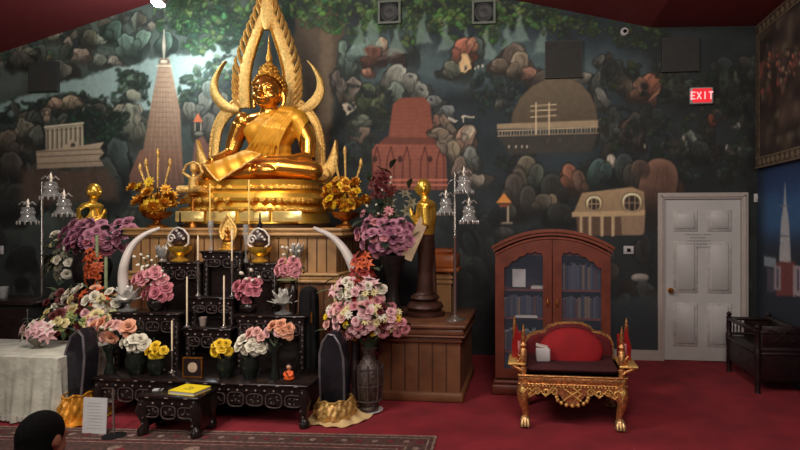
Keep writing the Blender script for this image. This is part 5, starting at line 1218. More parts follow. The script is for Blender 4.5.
# left: big mixed bouquet in a dark vase on the floor
b = fl(88, 415); b = at(88, 385, -2.05); b.z = 0
t = thing('flower_vase', 'wide mixed bouquet of cream, orange and white flowers left of the altar steps', 'flower arrangement', b)
hv = at(88, 335, b.y).z
part('vase', vase_prof(MB(), b, hv, .13, 'tall'), CARV, t)
bouquet(t, b+Vector((0, 0, hv)), [
 (86, 322, 38, 15, b.y, .16, [('rose', 'cream', 7, 7), ('daisy', 'green', 7, 7), ('rose', 'palepink', 8, 7), ('rose', 'maroon', 6, 6), ('daisy', 'peach', 6, 6.5), ('rose', 'green', 6, 6)]),
 (90, 300, 26, 12, b.y+.05, .10, [('rose', 'white', 8, 7), ('rose', 'cream', 5, 6.5), ('lily', 'orange', 5, 7), ('rose', 'peach', 4, 6.5), ('daisy', 'maroon', 5, 6)]),
 (108, 302, 9, 12, b.y+.02, .05, [('rose', 'white', 5, 6.5)]),
 (58, 308, 14, 16, b.y+.1, .05, [('rose', 'white', 4, 5), ('rose', 'maroon', 6, 6), ('daisy', 'grey', 5, 6)])], 32, 40, GREEN, .13)
# left: mauve cluster before the left statue
def mauve(label, px, pyb, Y, cl, seed, h, r, shape, extra=None, z=QZ):
    b = at(px, pyb, Y); b.z = z; t = thing('flower_vase', label, 'flower arrangement', b); k = mpp(b)
    part('vase', vase_prof(MB(), b, h*k, r*k, shape), mat('dark_bronze_urn', (40, 34, 34), .4, .4, .3, 20), t)
    bouquet(t, b+Vector((0, 0, h*k*.96)), cl, seed, 40, DGREEN, .16); return t, b, k
t, b, k = mauve('mauve and purple flowers in a dark urn before the left golden-headed statue', 92, 330, -1.42, [
 (88, 238, 30, 17, -1.42, .14, [('rose', 'mauve', 20, 7.5), ('rose', 'purple', 9, 6.5), ('rose', 'rose', 6, 7)]),
 (122, 235, 16, 14, -1.42, .10, [('rose', 'mauve', 10, 7), ('daisy', 'mauve', 4, 6)]),
 (58, 258, 13, 24, -1.40, .06, [('rose', 'white', 6, 5.5), ('daisy', 'grey', 9, 6), ('daisy', 'cream', 4, 5)])], 33, 64, 18, 'urn')
t, b, k = mauve('mauve flowers with dark red curled blooms in a dark urn right of the right tusk', 393, 328, -1.55, [
 (385, 236, 29, 18, -1.55, .14, [('rose', 'mauve', 20, 7), ('rose', 'purple', 7, 6), ('rose', 'pink', 6, 6.5)]),
 (376, 213, 16, 7, -1.52, .05, [('daisy', 'pink', 5, 6), ('bud', 'white', 4, 4.5)]),
 (381, 186, 12, 14, -1.45, .04, [('rose', 'maroon', 12, 5.5), ('lily', 'maroon', 6, 6), ('bud', 'white', 3, 4)]),
 (398, 204, 14, 12, -1.40, .04, [('lily', 'grey', 6, 8)])], 34, 62, 14, 'waist')
# orange celosia spikes with green candles in front of the left statue
for px, py0, py1, lb in ((97, 285, 236, 'pale green upright candle above the orange spike flowers'), (106, 292, 258, 'short green upright candle right of the orange spike flowers')):
    b = at(px, 325, -1.66); b.z = QZ if b.y > YQ+.33 else 0; zt = at(px, py1, b.y).z
    single('pillar_candle', MB().lathe([(.02, 0), (.022, .02), (.017, .04), (.017, zt-b.z), (.004, zt-b.z+.015)], b, 12), mat('green_wax', (134, 146, 106), .5), lb, 'candle', b)
b = at(90, 328, -1.70); b.z = 0; b.y = -1.66; b.z = QZ
t = thing('spike_flowers', 'orange-brown spike flowers standing behind the left mixed bouquet', 'flower arrangement', b); k = mpp(b)
part('vase', vase_prof(MB(), b, 34*k, 6*k, 'waist'), LACQ, t)
bouquet(t, b+Vector((0, 0, 33*k)), [(92, 268, 8, 20, b.y, .03, [('lily', 'orange', 18, 5.5), ('rose', 'orange', 6, 4.5)])], 35, 8, DGREEN, .08)

# ------------------------------------------------------------------ white cloth table and its urn
yt = fl(36, 423).y; xr = at(58, 380, yt).x; xl = xr-1.35; zt = at(40, 358, yt).z; yb_ = yt+.62
t = thing('cloth_table', 'table fully covered with a white lace cloth at the left edge', 'table', ((xl+xr)/2, (yt+yb_)/2, 0))
CLOTH = mat('white_lace_cloth', (188, 186, 172), .8, 0, .14, 9, .6, 30)
def clf(u, v):
    # perimeter front-left to front-right to back-right
    L1 = xr-xl; L2 = yb_-yt; s_ = u*(L1+L2); w_ = .022*math.sin(s_*34)+.012*math.sin(s_*71+1); fl_ = (1-v)
    if s_ < L1: p = Vector((xl+s_, yt, 0)); n_ = Vector((0, -1, 0))
    else: p = Vector((xr, yt+s_-L1, 0)); n_ = Vector((1, 0, 0))
    return p+n_*(w_*fl_+.035*fl_)+Vector((0, 0, .012+v*(zt-.012)))
part('cloth_skirt', MB().grid(clf, 120, 8), CLOTH, t)
part('cloth_top', MB().b2((xl, yt, zt-.012), (xr, yb_, zt+.004), 0, .004), CLOTH, t)
hem = MB()
for i in range(26):
    x = xl+.03+i*(xr-xl-.04)/26; hem.lathe([(.03, 0), (.03, .002)], (x, yt-.04, .05), 10, 0, ax=(0, -1, 0))
part('lace_hem', hem, mat('lace_thread', (206, 204, 192), .8), t)
for sx in (xl+.06, xr-.06):
    for sy in (yt+.06, yb_-.06): part('leg', MB().b2((sx-.02, sy-.02, 0), (sx+.02, sy+.02, zt-.013)), DKWOOD, t)
b = at(37, 353, yt+.30); b.z = zt+.004; k = mpp(b)
t = thing('flower_urn', 'small grey urn of pink and white lilies on the white lace table', 'flower arrangement', b)
part('urn', vase_prof(MB(), b, 15*k, 8*k, 'urn'), mat('grey_urn', (104, 98, 86), .5), t)
bouquet(t, b+Vector((0, 0, 14*k)), [(36, 331, 16, 8, b.y, .05, [('lily', 'palepink', 8, 8), ('lily', 'white', 4, 8)]), (52, 322, 12, 12, b.y+.1, .05, [('rose', 'maroon', 5, 6), ('rose', 'cream', 4, 6), ('daisy', 'green', 4, 5)])], 36, 16, DGREEN, .08)
# black cabinet behind and small glass
b = at(14, 350, -2.05); z1 = at(14, 302, -2.05).z
x0, x1 = at(-60, 350, -2.05).x, at(32, 350, -2.05).x
t = thing('black_cabinet', 'plain black cabinet behind the white lace table at the left edge', 'cabinet', ((x0+x1)/2, -1.8, 0))
part('body', MB().b2((x0, -2.05, .05), (x1, -1.6, z1-.03), 0, .01), BLACK, t); part('top', MB().b2((x0-.02, -2.07, z1-.03), (x1+.02, -1.58, z1), 0, .006), LACQ, t)
part('plinth', MB().b2((x0+.02, -2.02, 0), (x1-.02, -1.62, .05)), BLACK, t)
for i in range(2):
    xa_ = x0+(x1-x0)*(.03+.49*i); xb_ = x0+(x1-x0)*(.48+.49*i); d_ = part('door', MB().b2((xa_, -2.068, .09), (xb_, -2.05, z1-.06), 0, .006), LACQ, t)
    part('knob', MB().ell(((xb_-.03) if i == 0 else (xa_+.03), -2.08, z1*.5), (.012, .014, .012), 0, 10, 6), CHROME, d_)
b = at(3, 302, -1.85); b.z = z1; k = mpp(b)
single('drinking_glass', MB().lathe([(3.4*k, 0), (3.8*k, .3*k), (5*k, 12*k), (4.6*k, 12*k), (3.2*k, 1*k)], b, 18), GLASS, 'small clear glass standing on the black cabinet at the left edge', 'glass', b)

# ------------------------------------------------------------------ crystal lamp trees
def lamp_tree(label, px, pyb, Y, zb, py_top, shades, seed):
    b = at(px, pyb, Y); b.z = zb; k = mpp(b); zt = at(px, py_top, Y).z; t = thing('crystal_floor_lamp', label, 'floor lamp', b, 'crystal lamp trees')
    part('base', MB().lathe([(.10, 0), (.10, .012), (.04, .03), (.02, .05)], b, 24), CHROME, t)
    part('pole', MB().lathe([(.016, .04), (.016, (zt-zb)*.55), (.023, (zt-zb)*.56), (.014, (zt-zb)*.58), (.013, zt-zb)], b, 12), CHROME, t)
    top = b+Vector((0, 0, zt-zb-.02))
    for sx, sy in shades:
        c = at(sx, sy, Y+(-.12 if sx > px else .05)); r = 9.0*k
        part('arm', MB().tube([top-Vector((0, 0, .05)), (top+c)*.5+Vector((0, 0, .09)), c+Vector((0, 0, r*1.9)), c+Vector((0, 0, r*.9))], .006, 6), CHROME, t)
        sh = part('lamp_shade', MB().lathe([(r*.45, r*.9), (r*.62, r*.75), (r*.62, r*.2), (r*.70, -r*.25), (r*.92, -r*.55), (r*1.0, -r*.75), (r*.9, -r*.7), (r*.6, -r*.1)], c, 14), GLASS, t)
        pn = MB()
        for i in range(12):
            a = i*PI/6; q = c+Vector((math.cos(a)*r*1.02, math.sin(a)*r*1.02, -r*.9)); pn.ell(q, (r*.10, r*.10, r*.24), 0, 6, 5)
            q = c+Vector((math.cos(a)*r*.62, math.sin(a)*r*.62, r*.25)); pn.ell(q, (r*.09, r*.09, r*.16), 0, 6, 5)
        for i in range(5):
            a = i*2*PI/5; pn.tube([c+Vector((0, 0, r*1.0)), c+Vector((math.cos(a)*r*.5, math.sin(a)*r*.5, r*1.5)), c+Vector((math.cos(a)*r*.85, math.sin(a)*r*.85, r*1.15))], r*.06, 5)
        part('crystal_fringe', pn, mat('crystal_drop', (180, 178, 174), .1, .3, .1, spec=.9), sh)
        part('bulb', MB().lathe([(r*.12, r*.9), (r*.16, r*1.3), (r*.10, r*1.6), (0.001, r*2.0)], c, 8), mat('candle_bulb', (236, 220, 200), .3, emit=.25), sh)
lamp_tree('crystal lamp tree with chrome pole on the right side platform', 455, 322, -1.65, QZ, 172, [(464, 184), (446, 206), (469, 214)], 1)
lamp_tree('crystal lamp tree with chrome pole at the far left behind the lace table', 42, 400, -1.5, 0, 182, [(51, 190), (28, 215), (64, 207)], 2)

# ------------------------------------------------------------------ standing monk statues
DROBE = mat('dark_bronze_robe', (70, 42, 34), .45, .3, .3, 14, .3, 30)
def monk(label, px, Y, face):            # face: -1 looks left, +1 right
    b = at(px, 320, Y); b.z = QZ; t = thing('monk_statue', label, 'statue', b, 'standing monk statues'); s = (2.14-QZ)/1.42
    V_ = lambda x, y, z: b+Vector((x*face*-1, y, z))*s
    part('stand', MB().lathe([(.20, 0), (.20, .04), (.16, .05), (.19, .09), (.17, .13), (.12, .15), (.15, .18), (.13, .21)], b, 28), DROBE, t)
    m = MB()
    m.tube([V_(.0, 0, .20), V_(0, 0, .45), V_(.01, 0, .70), V_(.0, 0, .86)], [.078, .068, .08, .088], 16, flat=1.1)
    m.tube([V_(.10, .02, .22), V_(.085, .02, .5), V_(.07, .02, .8)], [.022, .026, .026], 8)
    for q in (-1, 1): m.ell(V_(-.04, q*.05, .21), (.075, .04, .025))
    part('lower_robe', fuse(m, .009, 3, b, [DROBE], 'lower_robe'), None, t, 'dark robe skirt')
    m = MB(); m.tube([V_(0, 0, .82), V_(.01, 0, 1.0), V_(.015, 0, 1.12)], [.095, .11, .10], 16); m.ell(V_(.015, 0, 1.12), (.10, .15, .06))
    m.tube([V_(.01, 0, 1.14), V_(-.01, 0, 1.22)], [.045, .04], 10); m.ell(V_(-.015, 0, 1.30), (.078, .072, .092)); m.ell(V_(-.045, 0, 1.26), (.045, .045, .045)); m.ell(V_(-.095, 0, 1.285), (.018, .014, .022)); m.ell(V_(-.082, 0, 1.25), (.016, .022, .010))
    for q in (-1, 1):
        m.ell(V_(.0, q*.072, 1.28), (.018, .012, .034)); m.tube([V_(.02, q*.14, 1.10), V_(.045, q*.15, .93), V_(-.06, q*.10, .93), V_(-.13, q*.02, 1.0)], [.048, .042, .033, .024], 10)
        m.tube([V_(-.12, q*.014, .99), V_(-.145, q*.010, 1.05), V_(-.15, q*.006, 1.10)], [.022, .018, .008], 7); m.ell(V_(-.075, q*.032, 1.30), (.012, .016, .008))
    part('upper_body', fuse(m, .008, 2, b, [GOLD], 'upper_body'), None, t, 'golden head, shoulders and joined hands')
    m = MB().add([V_(-.02, -.16, 1.0), V_(.08, -.16, .98), V_(-.10, -.20, .56), V_(-.21, -.19, .60), V_(-.02, -.13, 1.0), V_(.08, -.13, .98), V_(-.10, -.17, .56), V_(-.21, -.16, .60)],
                 [(0, 1, 2, 3), (4, 7, 6, 5), (0, 4, 5, 1), (1, 5, 6, 2), (2, 6, 7, 3), (3, 7, 4, 0)], 0, False)
    part('sleeve', m, mat('tan_sleeve', (176, 150, 120), .5), t, 'pale tan hanging sleeve'); return t
monk('standing monk statue with golden head and dark robe right of the altar', 425, -1.40, -1)
monk('golden-headed monk statue rising behind the mauve flowers at the left', 93, -1.18, 1)

# ------------------------------------------------------------------ tall black pointed panels in gold cloth
SLATE = mat('black_gloss_panel', (34, 32, 38), .22, 0, .2); SILRIM = mat('silver_grey_rim', (110, 106, 112), .35, .4, .2)
def pointed(label, pts, Y, cloth_col, base_pts, lbl, z0):
    c = sum((at(x, y, Y) for x, y in pts), Vector())/len(pts); b = Vector((c.x, Y, 0)); t = thing('pointed_panel', label, 'ornament', b, 'tall black pointed panels')
    out = [(at(x, y, Y).x, at(x, y, Y).z) for x, y in pts]
    part('panel_body', MB().prism(out, Y-.05, Y+.10, bev=.12), SLATE, t)
    n = len(out); cx = sum(o[0] for o in out)/n; cz = sum(o[1] for o in out)/n
    part('rim', MB().tube([(cx+(x-cx)*.93, Y-.05, cz+(z-cz)*.96) for x, z in out], .011, 6), SILRIM, t)
    k = mpp(b); rg = random.Random(4); w_ = (max(o[0] for o in out)-min(o[0] for o in out))
    x0_, x1_, y0_, y1_ = base_pts; p0 = at(x0_, y0_, Y-.1); p1 = at(x1_, y1_, Y-.1); hw = (p1.x-p0.x)/2; mx = (p0.x+p1.x)/2; zt_ = p0.z
    cl = thing('cloth_wrap', lbl, 'cloth', (mx, Y, .006)); 
    def ruff(u, v):
        a = 2*PI*u; r = 1+.06*math.sin(a*9+v*5)+.045*math.sin(a*17-v*9)+.03*math.sin(v*21+a*5); sp = 1+.14*math.sin(v*PI*1.1+.6)
        return Vector((mx+hw*math.cos(a)*r*sp*.92, Y-.01+.17*math.sin(a)*r*sp, .02+(zt_-.02)*v+.010*math.sin(a*7+2)*v))
    me = MB().grid(ruff, 90, 10); part('ruffle', me, cloth_col, cl)
    def skirt_(u, v):
        a = 2*PI*u; r = 1.0+v*.62+.07*math.sin(a*5+1)+.04*math.sin(a*11); return Vector((mx+hw*math.cos(a)*r*.98+.03*v, Y+.02+.17*math.sin(a)*r, .035*(1-v)**2+.010+.006*math.sin(a*12)))
    part('spread_cloth', MB().grid(skirt_, 80, 5), mat('pale_satin', (214, 184, 132), .5, 0, .1, 12) if x0_ > 200 else cloth_col, cl)
    part('cord', MB().tube([ruff(i/40, .93)+Vector((0, 0, .004)) for i in range(41)], .008, 6), cloth_col, cl)
    return t
GCL = mat('gold_cloth', (196, 156, 90), .4, .35, .3, 18, .5, 30); OCL = mat('orange_gold_cloth', (206, 140, 46), .4, .3, .35, 14, .5, 30)
Yr = fl(335, 424).y+.16
pointed('tall black pointed panel with silver-grey rim, right of the altar tables', [(322, 406), (321, 380), (321, 352), (324, 340), (330, 332), (336, 333), (342, 342), (346, 356), (347, 380), (347, 406)], Yr, GCL, (313, 351, 399, 424), 'ruffled gold cloth around the foot of the right black panel', 0)
Yl = fl(76, 426).y+.16
pointed('tall black pointed panel with silver-grey rim, left of the altar tables', [(62, 400), (66, 372), (70, 350), (76, 334), (83, 328), (88, 334), (90, 356), (88, 380), (86, 400)], Yl, OCL, (60, 83, 394, 426), 'shiny orange-gold cloth around the foot of the left black panel', 0)
# black draped column right of the tables
b = at(309, 400, -2.0); b.z = 0; zt = at(309, 291, -2.0).z
x0_ = at(298, 300, -2.0).x
t = thing('draped_column', 'tall black cloth-draped column between the altar tables and right panel', 'column', b)
def dcf(u, v): a = 2*PI*u; r = .085+.015*(1-v)+.006*math.sin(a*9); return b+Vector((r*math.cos(a)*(1 if v < .97 else .9), r*math.sin(a)*(1 if v < .97 else .9), zt*v))
part('drape', MB().grid(dcf, 60, 14), BLACK, t); part('top_knob', MB().ell(b+Vector((0, 0, zt)), (.075, .075, .045)), BLACK, t)
part('rose_bow', MB().tube([b+Vector((.06+.0*i, -.09, zt-.18-i*.05)) for i in range(3)], .008, 6), GOLDD, t)

# ------------------------------------------------------------------ seated visitor
hc = CAMP+(FW+RT*((43-CXP)/F))*2.45; hc.z = CAMZ-(436-CYP)/F*2.45
t = thing('person', 'person with short black hair in dark clothes sitting on the floor, seen from behind', 'person', (hc.x, hc.y, 0))
fd = Vector((.10, .99, 0)).normalized(); sd = Vector((fd.y, -fd.x, 0))
H_ = lambda f, s, z: Vector((hc.x, hc.y, 0))+fd*f+sd*s+Vector((0, 0, z))
z = hc.z; SKIN = mat('skin', (150, 100, 80), .55, 0, .06)
m = MB(); rq = Matrix.Rotation(math.atan2(-fd.x, fd.y), 3, 'Z')
m.ell(H_(.0, 0, z+.005), (.072, .092, .098), rot=rq); m.ell(H_(.03, 0, z-.06), (.056, .068, .06), rot=rq); m.tube([H_(.095, 0, z), H_(.112, 0, z-.025), H_(.1, 0, z-.035)], [.01, .014, .012], 8)
for s in (-1, 1):
    m.ell(H_(0, s*.076, z-.015), (.012, .02, .03), rot=rq); m.tube([H_(-.03, s*.13, z-.24), H_(-.02, s*.19, z-.27), H_(.04, s*.22, z-.46), H_(.20, s*.16, z-.56), H_(.30, s*.12, z-.60)], [.06, .052, .043, .034, .027], 12)
    m.tube([H_(.02, s*.10, .11), H_(.20, s*.26, .12), H_(.34, s*.34, .10)], [.11, .085, .062], 12); m.tube([H_(.34, s*.34, .09), H_(.34, s*.10, .07), H_(.30, -s*.10, .06)], [.06, .05, .035], 12); m.ell(H_(.28, -s*.16, .05), (.045, .09, .035), rot=rq)
    for i in range(4): m.tube([H_(.30, s*(.12-.018*i), z-.60), H_(.345, s*(.115-.019*i), z-.605), H_(.375, s*(.11-.018*i), z-.625)], [.010, .009, .007], 6)
    m.tube([H_(.30, s*.12, z-.60), H_(.32, s*.15, z-.585), H_(.345, s*.155, z-.59)], [.012, .010, .008], 6)
m.tube([H_(-.01, 0, z-.09), H_(-.03, 0, z-.17)], [.052, .058], 12)
m.tube([H_(-.04, 0, z-.18), H_(-.03, 0, z-.32), H_(-.02, 0, z-.5), H_(0, 0, .12)], [.10, .15, .14, .16], 16); m.ell(H_(-.03, 0, z-.22), (.18, .09, .07), rot=rq)
part('body', fuse(m, .011, 3, t.location, [SKIN], 'body'), None, t)
hm_ = MB().ell(H_(-.012, 0, z+.014), (.079, .099, .100), 0, 28, 20, rot=rq); hm_.ell(H_(-.04, 0, z-.03), (.070, .070, .080), 0, 24, 16, rot=rq)
hme = fuse(hm_, .008, 2, t.location, [mat('black_hair', (10, 9, 10), .9, 0, .3, 60, .6, 90, spec=.15)], 'hair'); clip(hme, [((fd*.062+Vector((0, 0, z+.04))), (-fd*.92+Vector((0, 0, .38))).normalized())])
part('hair', hme, None, t, 'short black hair')
m = MB(); m.tube([H_(-.035, 0, z-.15), H_(-.035, 0, z-.2), H_(-.03, 0, z-.32), H_(-.02, 0, z-.5), H_(0, 0, .10)], [.068, .115, .163, .153, .175], 18); m.ell(H_(-.03, 0, z-.225), (.195, .10, .075), rot=rq)
for s in (-1, 1): m.tube([H_(-.03, s*.13, z-.24), H_(-.02, s*.19, z-.27), H_(.04, s*.22, z-.46), H_(.12, s*.19, z-.51)], [.07, .064, .056, .05], 12)
part('shirt', fuse(m, .011, 3, t.location, [mat('dark_shirt', (34, 32, 38), .8, 0, .2)], 'shirt'), None, t, 'dark shirt')
m = MB()
for s in (-1, 1):
    m.tube([H_(.0, s*.09, .12), H_(.20, s*.26, .12), H_(.34, s*.34, .10)], [.125, .098, .074], 12); m.tube([H_(.34, s*.34, .09), H_(.34, s*.12, .07), H_(.31, -s*.04, .06)], [.074, .062, .05], 12)
m.ell(H_(0, 0, .12), (.19, .15, .12), rot=rq)
part('trousers', fuse(m, .012, 3, t.location, [mat('dark_trousers', (28, 28, 34), .8)], 'trousers'), None, t, 'dark trousers')
# ------------------------------------------------------------------ bookcase
YBk = -1.57; bx0 = at(495, 300, YBk).x; bx1 = at(611, 300, YBk).x; DB = .42; YBb = YBk+DB; cxB = (bx0+bx1)/2; BW = bx1-bx0
zSide = at(497, 246, YBk).z; zTop = at(553, 229, YBk).z
t = thing('bookcase', 'reddish-brown arched bookcase with two glass doors behind the red throne', 'bookcase', (cxB, (YBk+YBb)/2, 0))
def arc(x, z0=zSide, z1=zTop): u = (x-cxB)/(BW/2); return z0+(z1-z0)*(1-min(1, abs(u))**2.1)
part('side_panel', MB().b2((bx0, YBk+.02, .05), (bx0+.03, YBb, zSide), 0, .004), CHERRY, t); part('side_panel', MB().b2((bx1-.03, YBk+.02, .05), (bx1, YBb, zSide), 0, .004), CHERRY, t)
part('back_panel', MB().b2((bx0+.03, YBb-.02, .05), (bx1-.03, YBb, zSide)), mat('bookcase_back', (58, 52, 60), .8), t)
out = [(cxB+BW/2*u, arc(cxB+BW/2*u)) for u in [i/14 for i in range(-14, 15)]]
pr = MB().prism([(bx0, zSide-.09)]+[(x, z-.02) for x, z in out]+[(bx1, zSide-.09)], YBk+.035, YBb)
cr = MB()
for dz, oy, h_, ox in ((0, .035, .03, .03), (-.03, .02, .03, .015), (-.075, .008, .02, .0)):
    o1 = [(cxB+(BW/2+ox)*u, arc(cxB+BW/2*u)+dz) for u in [i/14 for i in range(-14, 15)]]
    cr.prism(o1+[(x, z-h_) for x, z in o1[::-1]], YBk-oy, YBk+.06)
part('arched_pediment', pr, CHERRY, t); part('crown_moulding', cr, mat('cherry_highlight', (116, 58, 42), .38), t)
part('base', MB().b2((bx0-.03, YBk-.03, .0), (bx1+.03, YBb, .10), 0, .012).b2((bx0-.015, YBk-.015, .10), (bx1+.015, YBb, .14), 0, .01), CHERRY, t)
zs = [at(550, y, YBk+.05).z for y in (289.5, 318, 352)]
for z in zs+[.16]: part('shelf', MB().b2((bx0+.03, YBk+.05, z-.018), (bx1-.03, YBb-.02, z)), CHERRY, t)
sw = .075
for s in (-1, 1):
    xi = cxB+s*.004; xo = cxB+s*(BW/2-.004); xa, xb = min(xi, xo), max(xi, xo); z0 = .16; stile = .085
    dr_ = MB(); dm_ = (xb-xa)
    def dz(x): return arc(x)-.10
    n = 12; inn = []
    o_ = [(xa, z0)]+[(xb, z0)]+[(xb-(xb-xa)*i/n, dz(xb-(xb-xa)*i/n)) for i in range(n+1)]
    # frame: stiles, rails and a scalloped arch
    dr_.prism([(xa, z0), (xa+stile, z0), (xa+stile, dz(xa+stile)), (xa, dz(xa))], YBk-.0, YBk+.03)
    dr_.prism([(xb-stile, z0), (xb, z0), (xb, dz(xb)), (xb-stile, dz(xb-stile))], YBk-.0, YBk+.03)
    dr_.b2((xa+stile, YBk, z0), (xb-stile, YBk+.03, z0+.09))
    A0, A1 = xa+stile, xb-stile; top = [(A0+(A1-A0)*i/24, dz(A0+(A1-A0)*i/24)) for i in range(25)]
    bot = []
    for i in range(25):
        u = i/24; x = A0+(A1-A0)*u; v = (u if s == 1 else 1-u)       # v=0 at the centre of the case
        zz = dz(cxB)-.115-.20*max(0, v-.25)**1.6*1.25-.02*abs(math.sin(v*PI*5)) - (.05 if v < .04 else 0)
        bot.append((x, zz))
    for i in range(24): dr_.prism([bot[i], bot[i+1], top[i+1], top[i]], YBk, YBk+.03)
    d_ = part('door', dr_, CHERRY, t)
    part('door_glass', MB().b2((A0, YBk+.012, z0+.09), (A1, YBk+.016, dz(cxB)-.12)), PANE, d_)
    kx = cxB+s*.045; kz = at(553, 303, YBk).z
    part('handle', MB().tube([(kx, YBk-.004, kz+.035), (kx, YBk-.02, kz+.02), (kx, YBk-.02, kz-.02), (kx, YBk-.004, kz-.035)], .006, 7).lathe([(.012, 0), (.012, .004)], (kx, YBk, kz), 10, 0, ax=(0, -1, 0)), GOLDD, d_)
part('foot', MB().b2((bx0-.02, YBk-.02, -.0), (bx0+.05, YBk+.05, .05)), CHERRY, t) if False else None
# books
SP = [mat('book_blue_grey', (66, 68, 84), .7), mat('book_dark_blue', (42, 46, 66), .7), mat('book_maroon', (80, 44, 44), .7), mat('book_grey', (88, 84, 84), .7), mat('book_tan', (104, 88, 70), .7)]
protos = {}
def book(x, z, w_, h_, mi, loc_lbl, grp):
    if mi not in protos:
        r = bpy.data.objects.new('book', None); C.objects.link(r); r['category'] = 'book'; r.location = (x, YBk+.17, z)
        cv_ = bpy.data.objects.new('cover', MB().b2((-.5, -.09, 0), (.5, -.085, 1)).b2((-.5, -.085, 0), (-.38, .08, 1)).b2((.38, -.085, 0), (.5, .08, 1)).mesh('book_cover', SP[mi])); C.objects.link(cv_); cv_.parent = r
        pg_ = bpy.data.objects.new('pages', MB().b2((-.38, -.08, .02), (.38, .075, .98)).mesh('book_pages', WHITE)); C.objects.link(pg_); pg_.parent = r
        protos[mi] = r; o = r
    else: o = dup(protos[mi], (x, YBk+.17, z))
    o.location = (x, YBk+.17+R.uniform(-.01, .01), z); o.scale = (w_, 1, h_); o['label'] = loc_lbl; o['group'] = grp
ORD = ' first second third fourth fifth sixth seventh eighth ninth tenth eleventh twelfth thirteenth fourteenth fifteenth sixteenth seventeenth eighteenth nineteenth twentieth twenty-first twenty-second twenty-third twenty-fourth twenty-fifth'.split(' ')
cn = ['blue-grey', 'dark blue', 'maroon', 'grey', 'tan']
def shelf_books(xa, xb, z, zmax, where, grp, dens=1.0, thick=(.018, .034)):
    x = xa; cnt = 0
    while x < xb-.02:
        w_ = R.uniform(*thick); mi = R.choice((0, 0, 1, 1, 1, 2, 3, 4))
        if x+w_ > xb: break
        cnt += 1; book(x+w_/2, z, w_*.94, (zmax)*R.uniform(.8, 1.0), mi, '%s-spined book, %s from the left %s' % (cn[mi], ORD[cnt], where), grp); x += w_
xl_, xr_ = bx0+.045, bx1-.045
shelf_books(xl_+.19 if False else xl_+.0, cxB-.05, zs[1]+.001, .215, 'on the second shelf, left door', 'books on the second shelf, left')
shelf_books(cxB+.05, xr_, zs[1]+.001, .215, 'on the second shelf, right door', 'books on the second shelf, right')
shelf_books(cxB+.05, xr_, zs[0]+.001, .26, 'on the top shelf, right door', 'books on the top shelf, right')
shelf_books(xl_, xr_-.55, zs[2]+.001, .20, 'on the third shelf, left door', 'books on the third shelf, left')
shelf_books(xl_, cxB-.05, .162, .22, 'on the bottom shelf', 'books on the bottom shelf')
# notice in a frame and flat stacks
b = at(519, 289, YBk+.10); b.z = zs[0]; k = mpp(b)
t = thing('photo_frame', 'small white framed sheet standing on the top shelf of the bookcase', 'frame', b)
part('sheet', MB().box(b+Vector((0, .0, 10.5*k)), (13*k, .006, 18*k)), WHITE, t)
fr = MB()
for a_, c_ in (((-8, 0), (8, 1.4)), ((-8, 19.6), (8, 21)), ((-8, 1.4), (-6.6, 19.6)), ((6.6, 1.4), (8, 19.6))): fr.b2(b+Vector((a_[0]*k, -.008, a_[1]*k)), b+Vector((c_[0]*k, .008, c_[1]*k)))
part('frame', fr, BLACK, t)
for px, py, z, lb, L, Yo in ((533, 289, zs[0], 'flat white booklet lying at the right of the framed sheet on the top shelf', .12, .14), (522, 318, zs[1], 'flat pale stack of papers lying on the second shelf above the throne arm', .22, .07)):
    b = at(px+4, py, YBk+Yo); b.z = z
    if L > .2: b.z = zs[1]; b.y = YBk+.035
    t = thing('paper_stack', lb, 'papers', b)
    if L > .2: b.z = zs[1]+.0; 
    part('lower_sheets', MB().box(b+Vector((0, 0, .009)), (L, .09 if L < .2 else .02, .016)), WHITE, t); part('top_sheets', MB().box(b+Vector((.005, 0, .022)), (L*.9, .08 if L < .2 else .02, .008)), FRAMEM, t)

# ------------------------------------------------------------------ red and gold throne
f0 = fl(523, 427); f1 = fl(620, 431); YT = (f0.y+f1.y)/2; tx0 = at(519, 380, YT).x; tx1 = at(627, 380, YT).x; cT = (tx0+tx1)/2; TW = tx1-tx0; DT = .62
RED = mat('red_velvet', (140, 8, 20), .85, 0, .12, 8, .1, 60); MAR = mat('maroon_seat', (58, 8, 16), .85, 0, .15, 8); RLAC = mat('red_lacquer_panel', (140, 24, 26), .35, 0, .15)
t = thing('throne_chair', 'wide carved gold throne with red velvet back and claw feet on the carpet', 'chair', (cT, YT+DT/2, 0))
zs0 = Z_(570, 386, YT); zs1 = Z_(570, 376, YT)
part('seat_frame', MB().b2((tx0, YT, zs0), (tx1, YT+DT, zs1), 0, .008).b2((tx0-.012, YT-.012, zs1-.012), (tx1+.012, YT+DT, zs1), 0, .005).b2((tx0-.008, YT-.008, zs0), (tx1+.008, YT+DT, zs0+.014), 0, .005), OLDG, t)
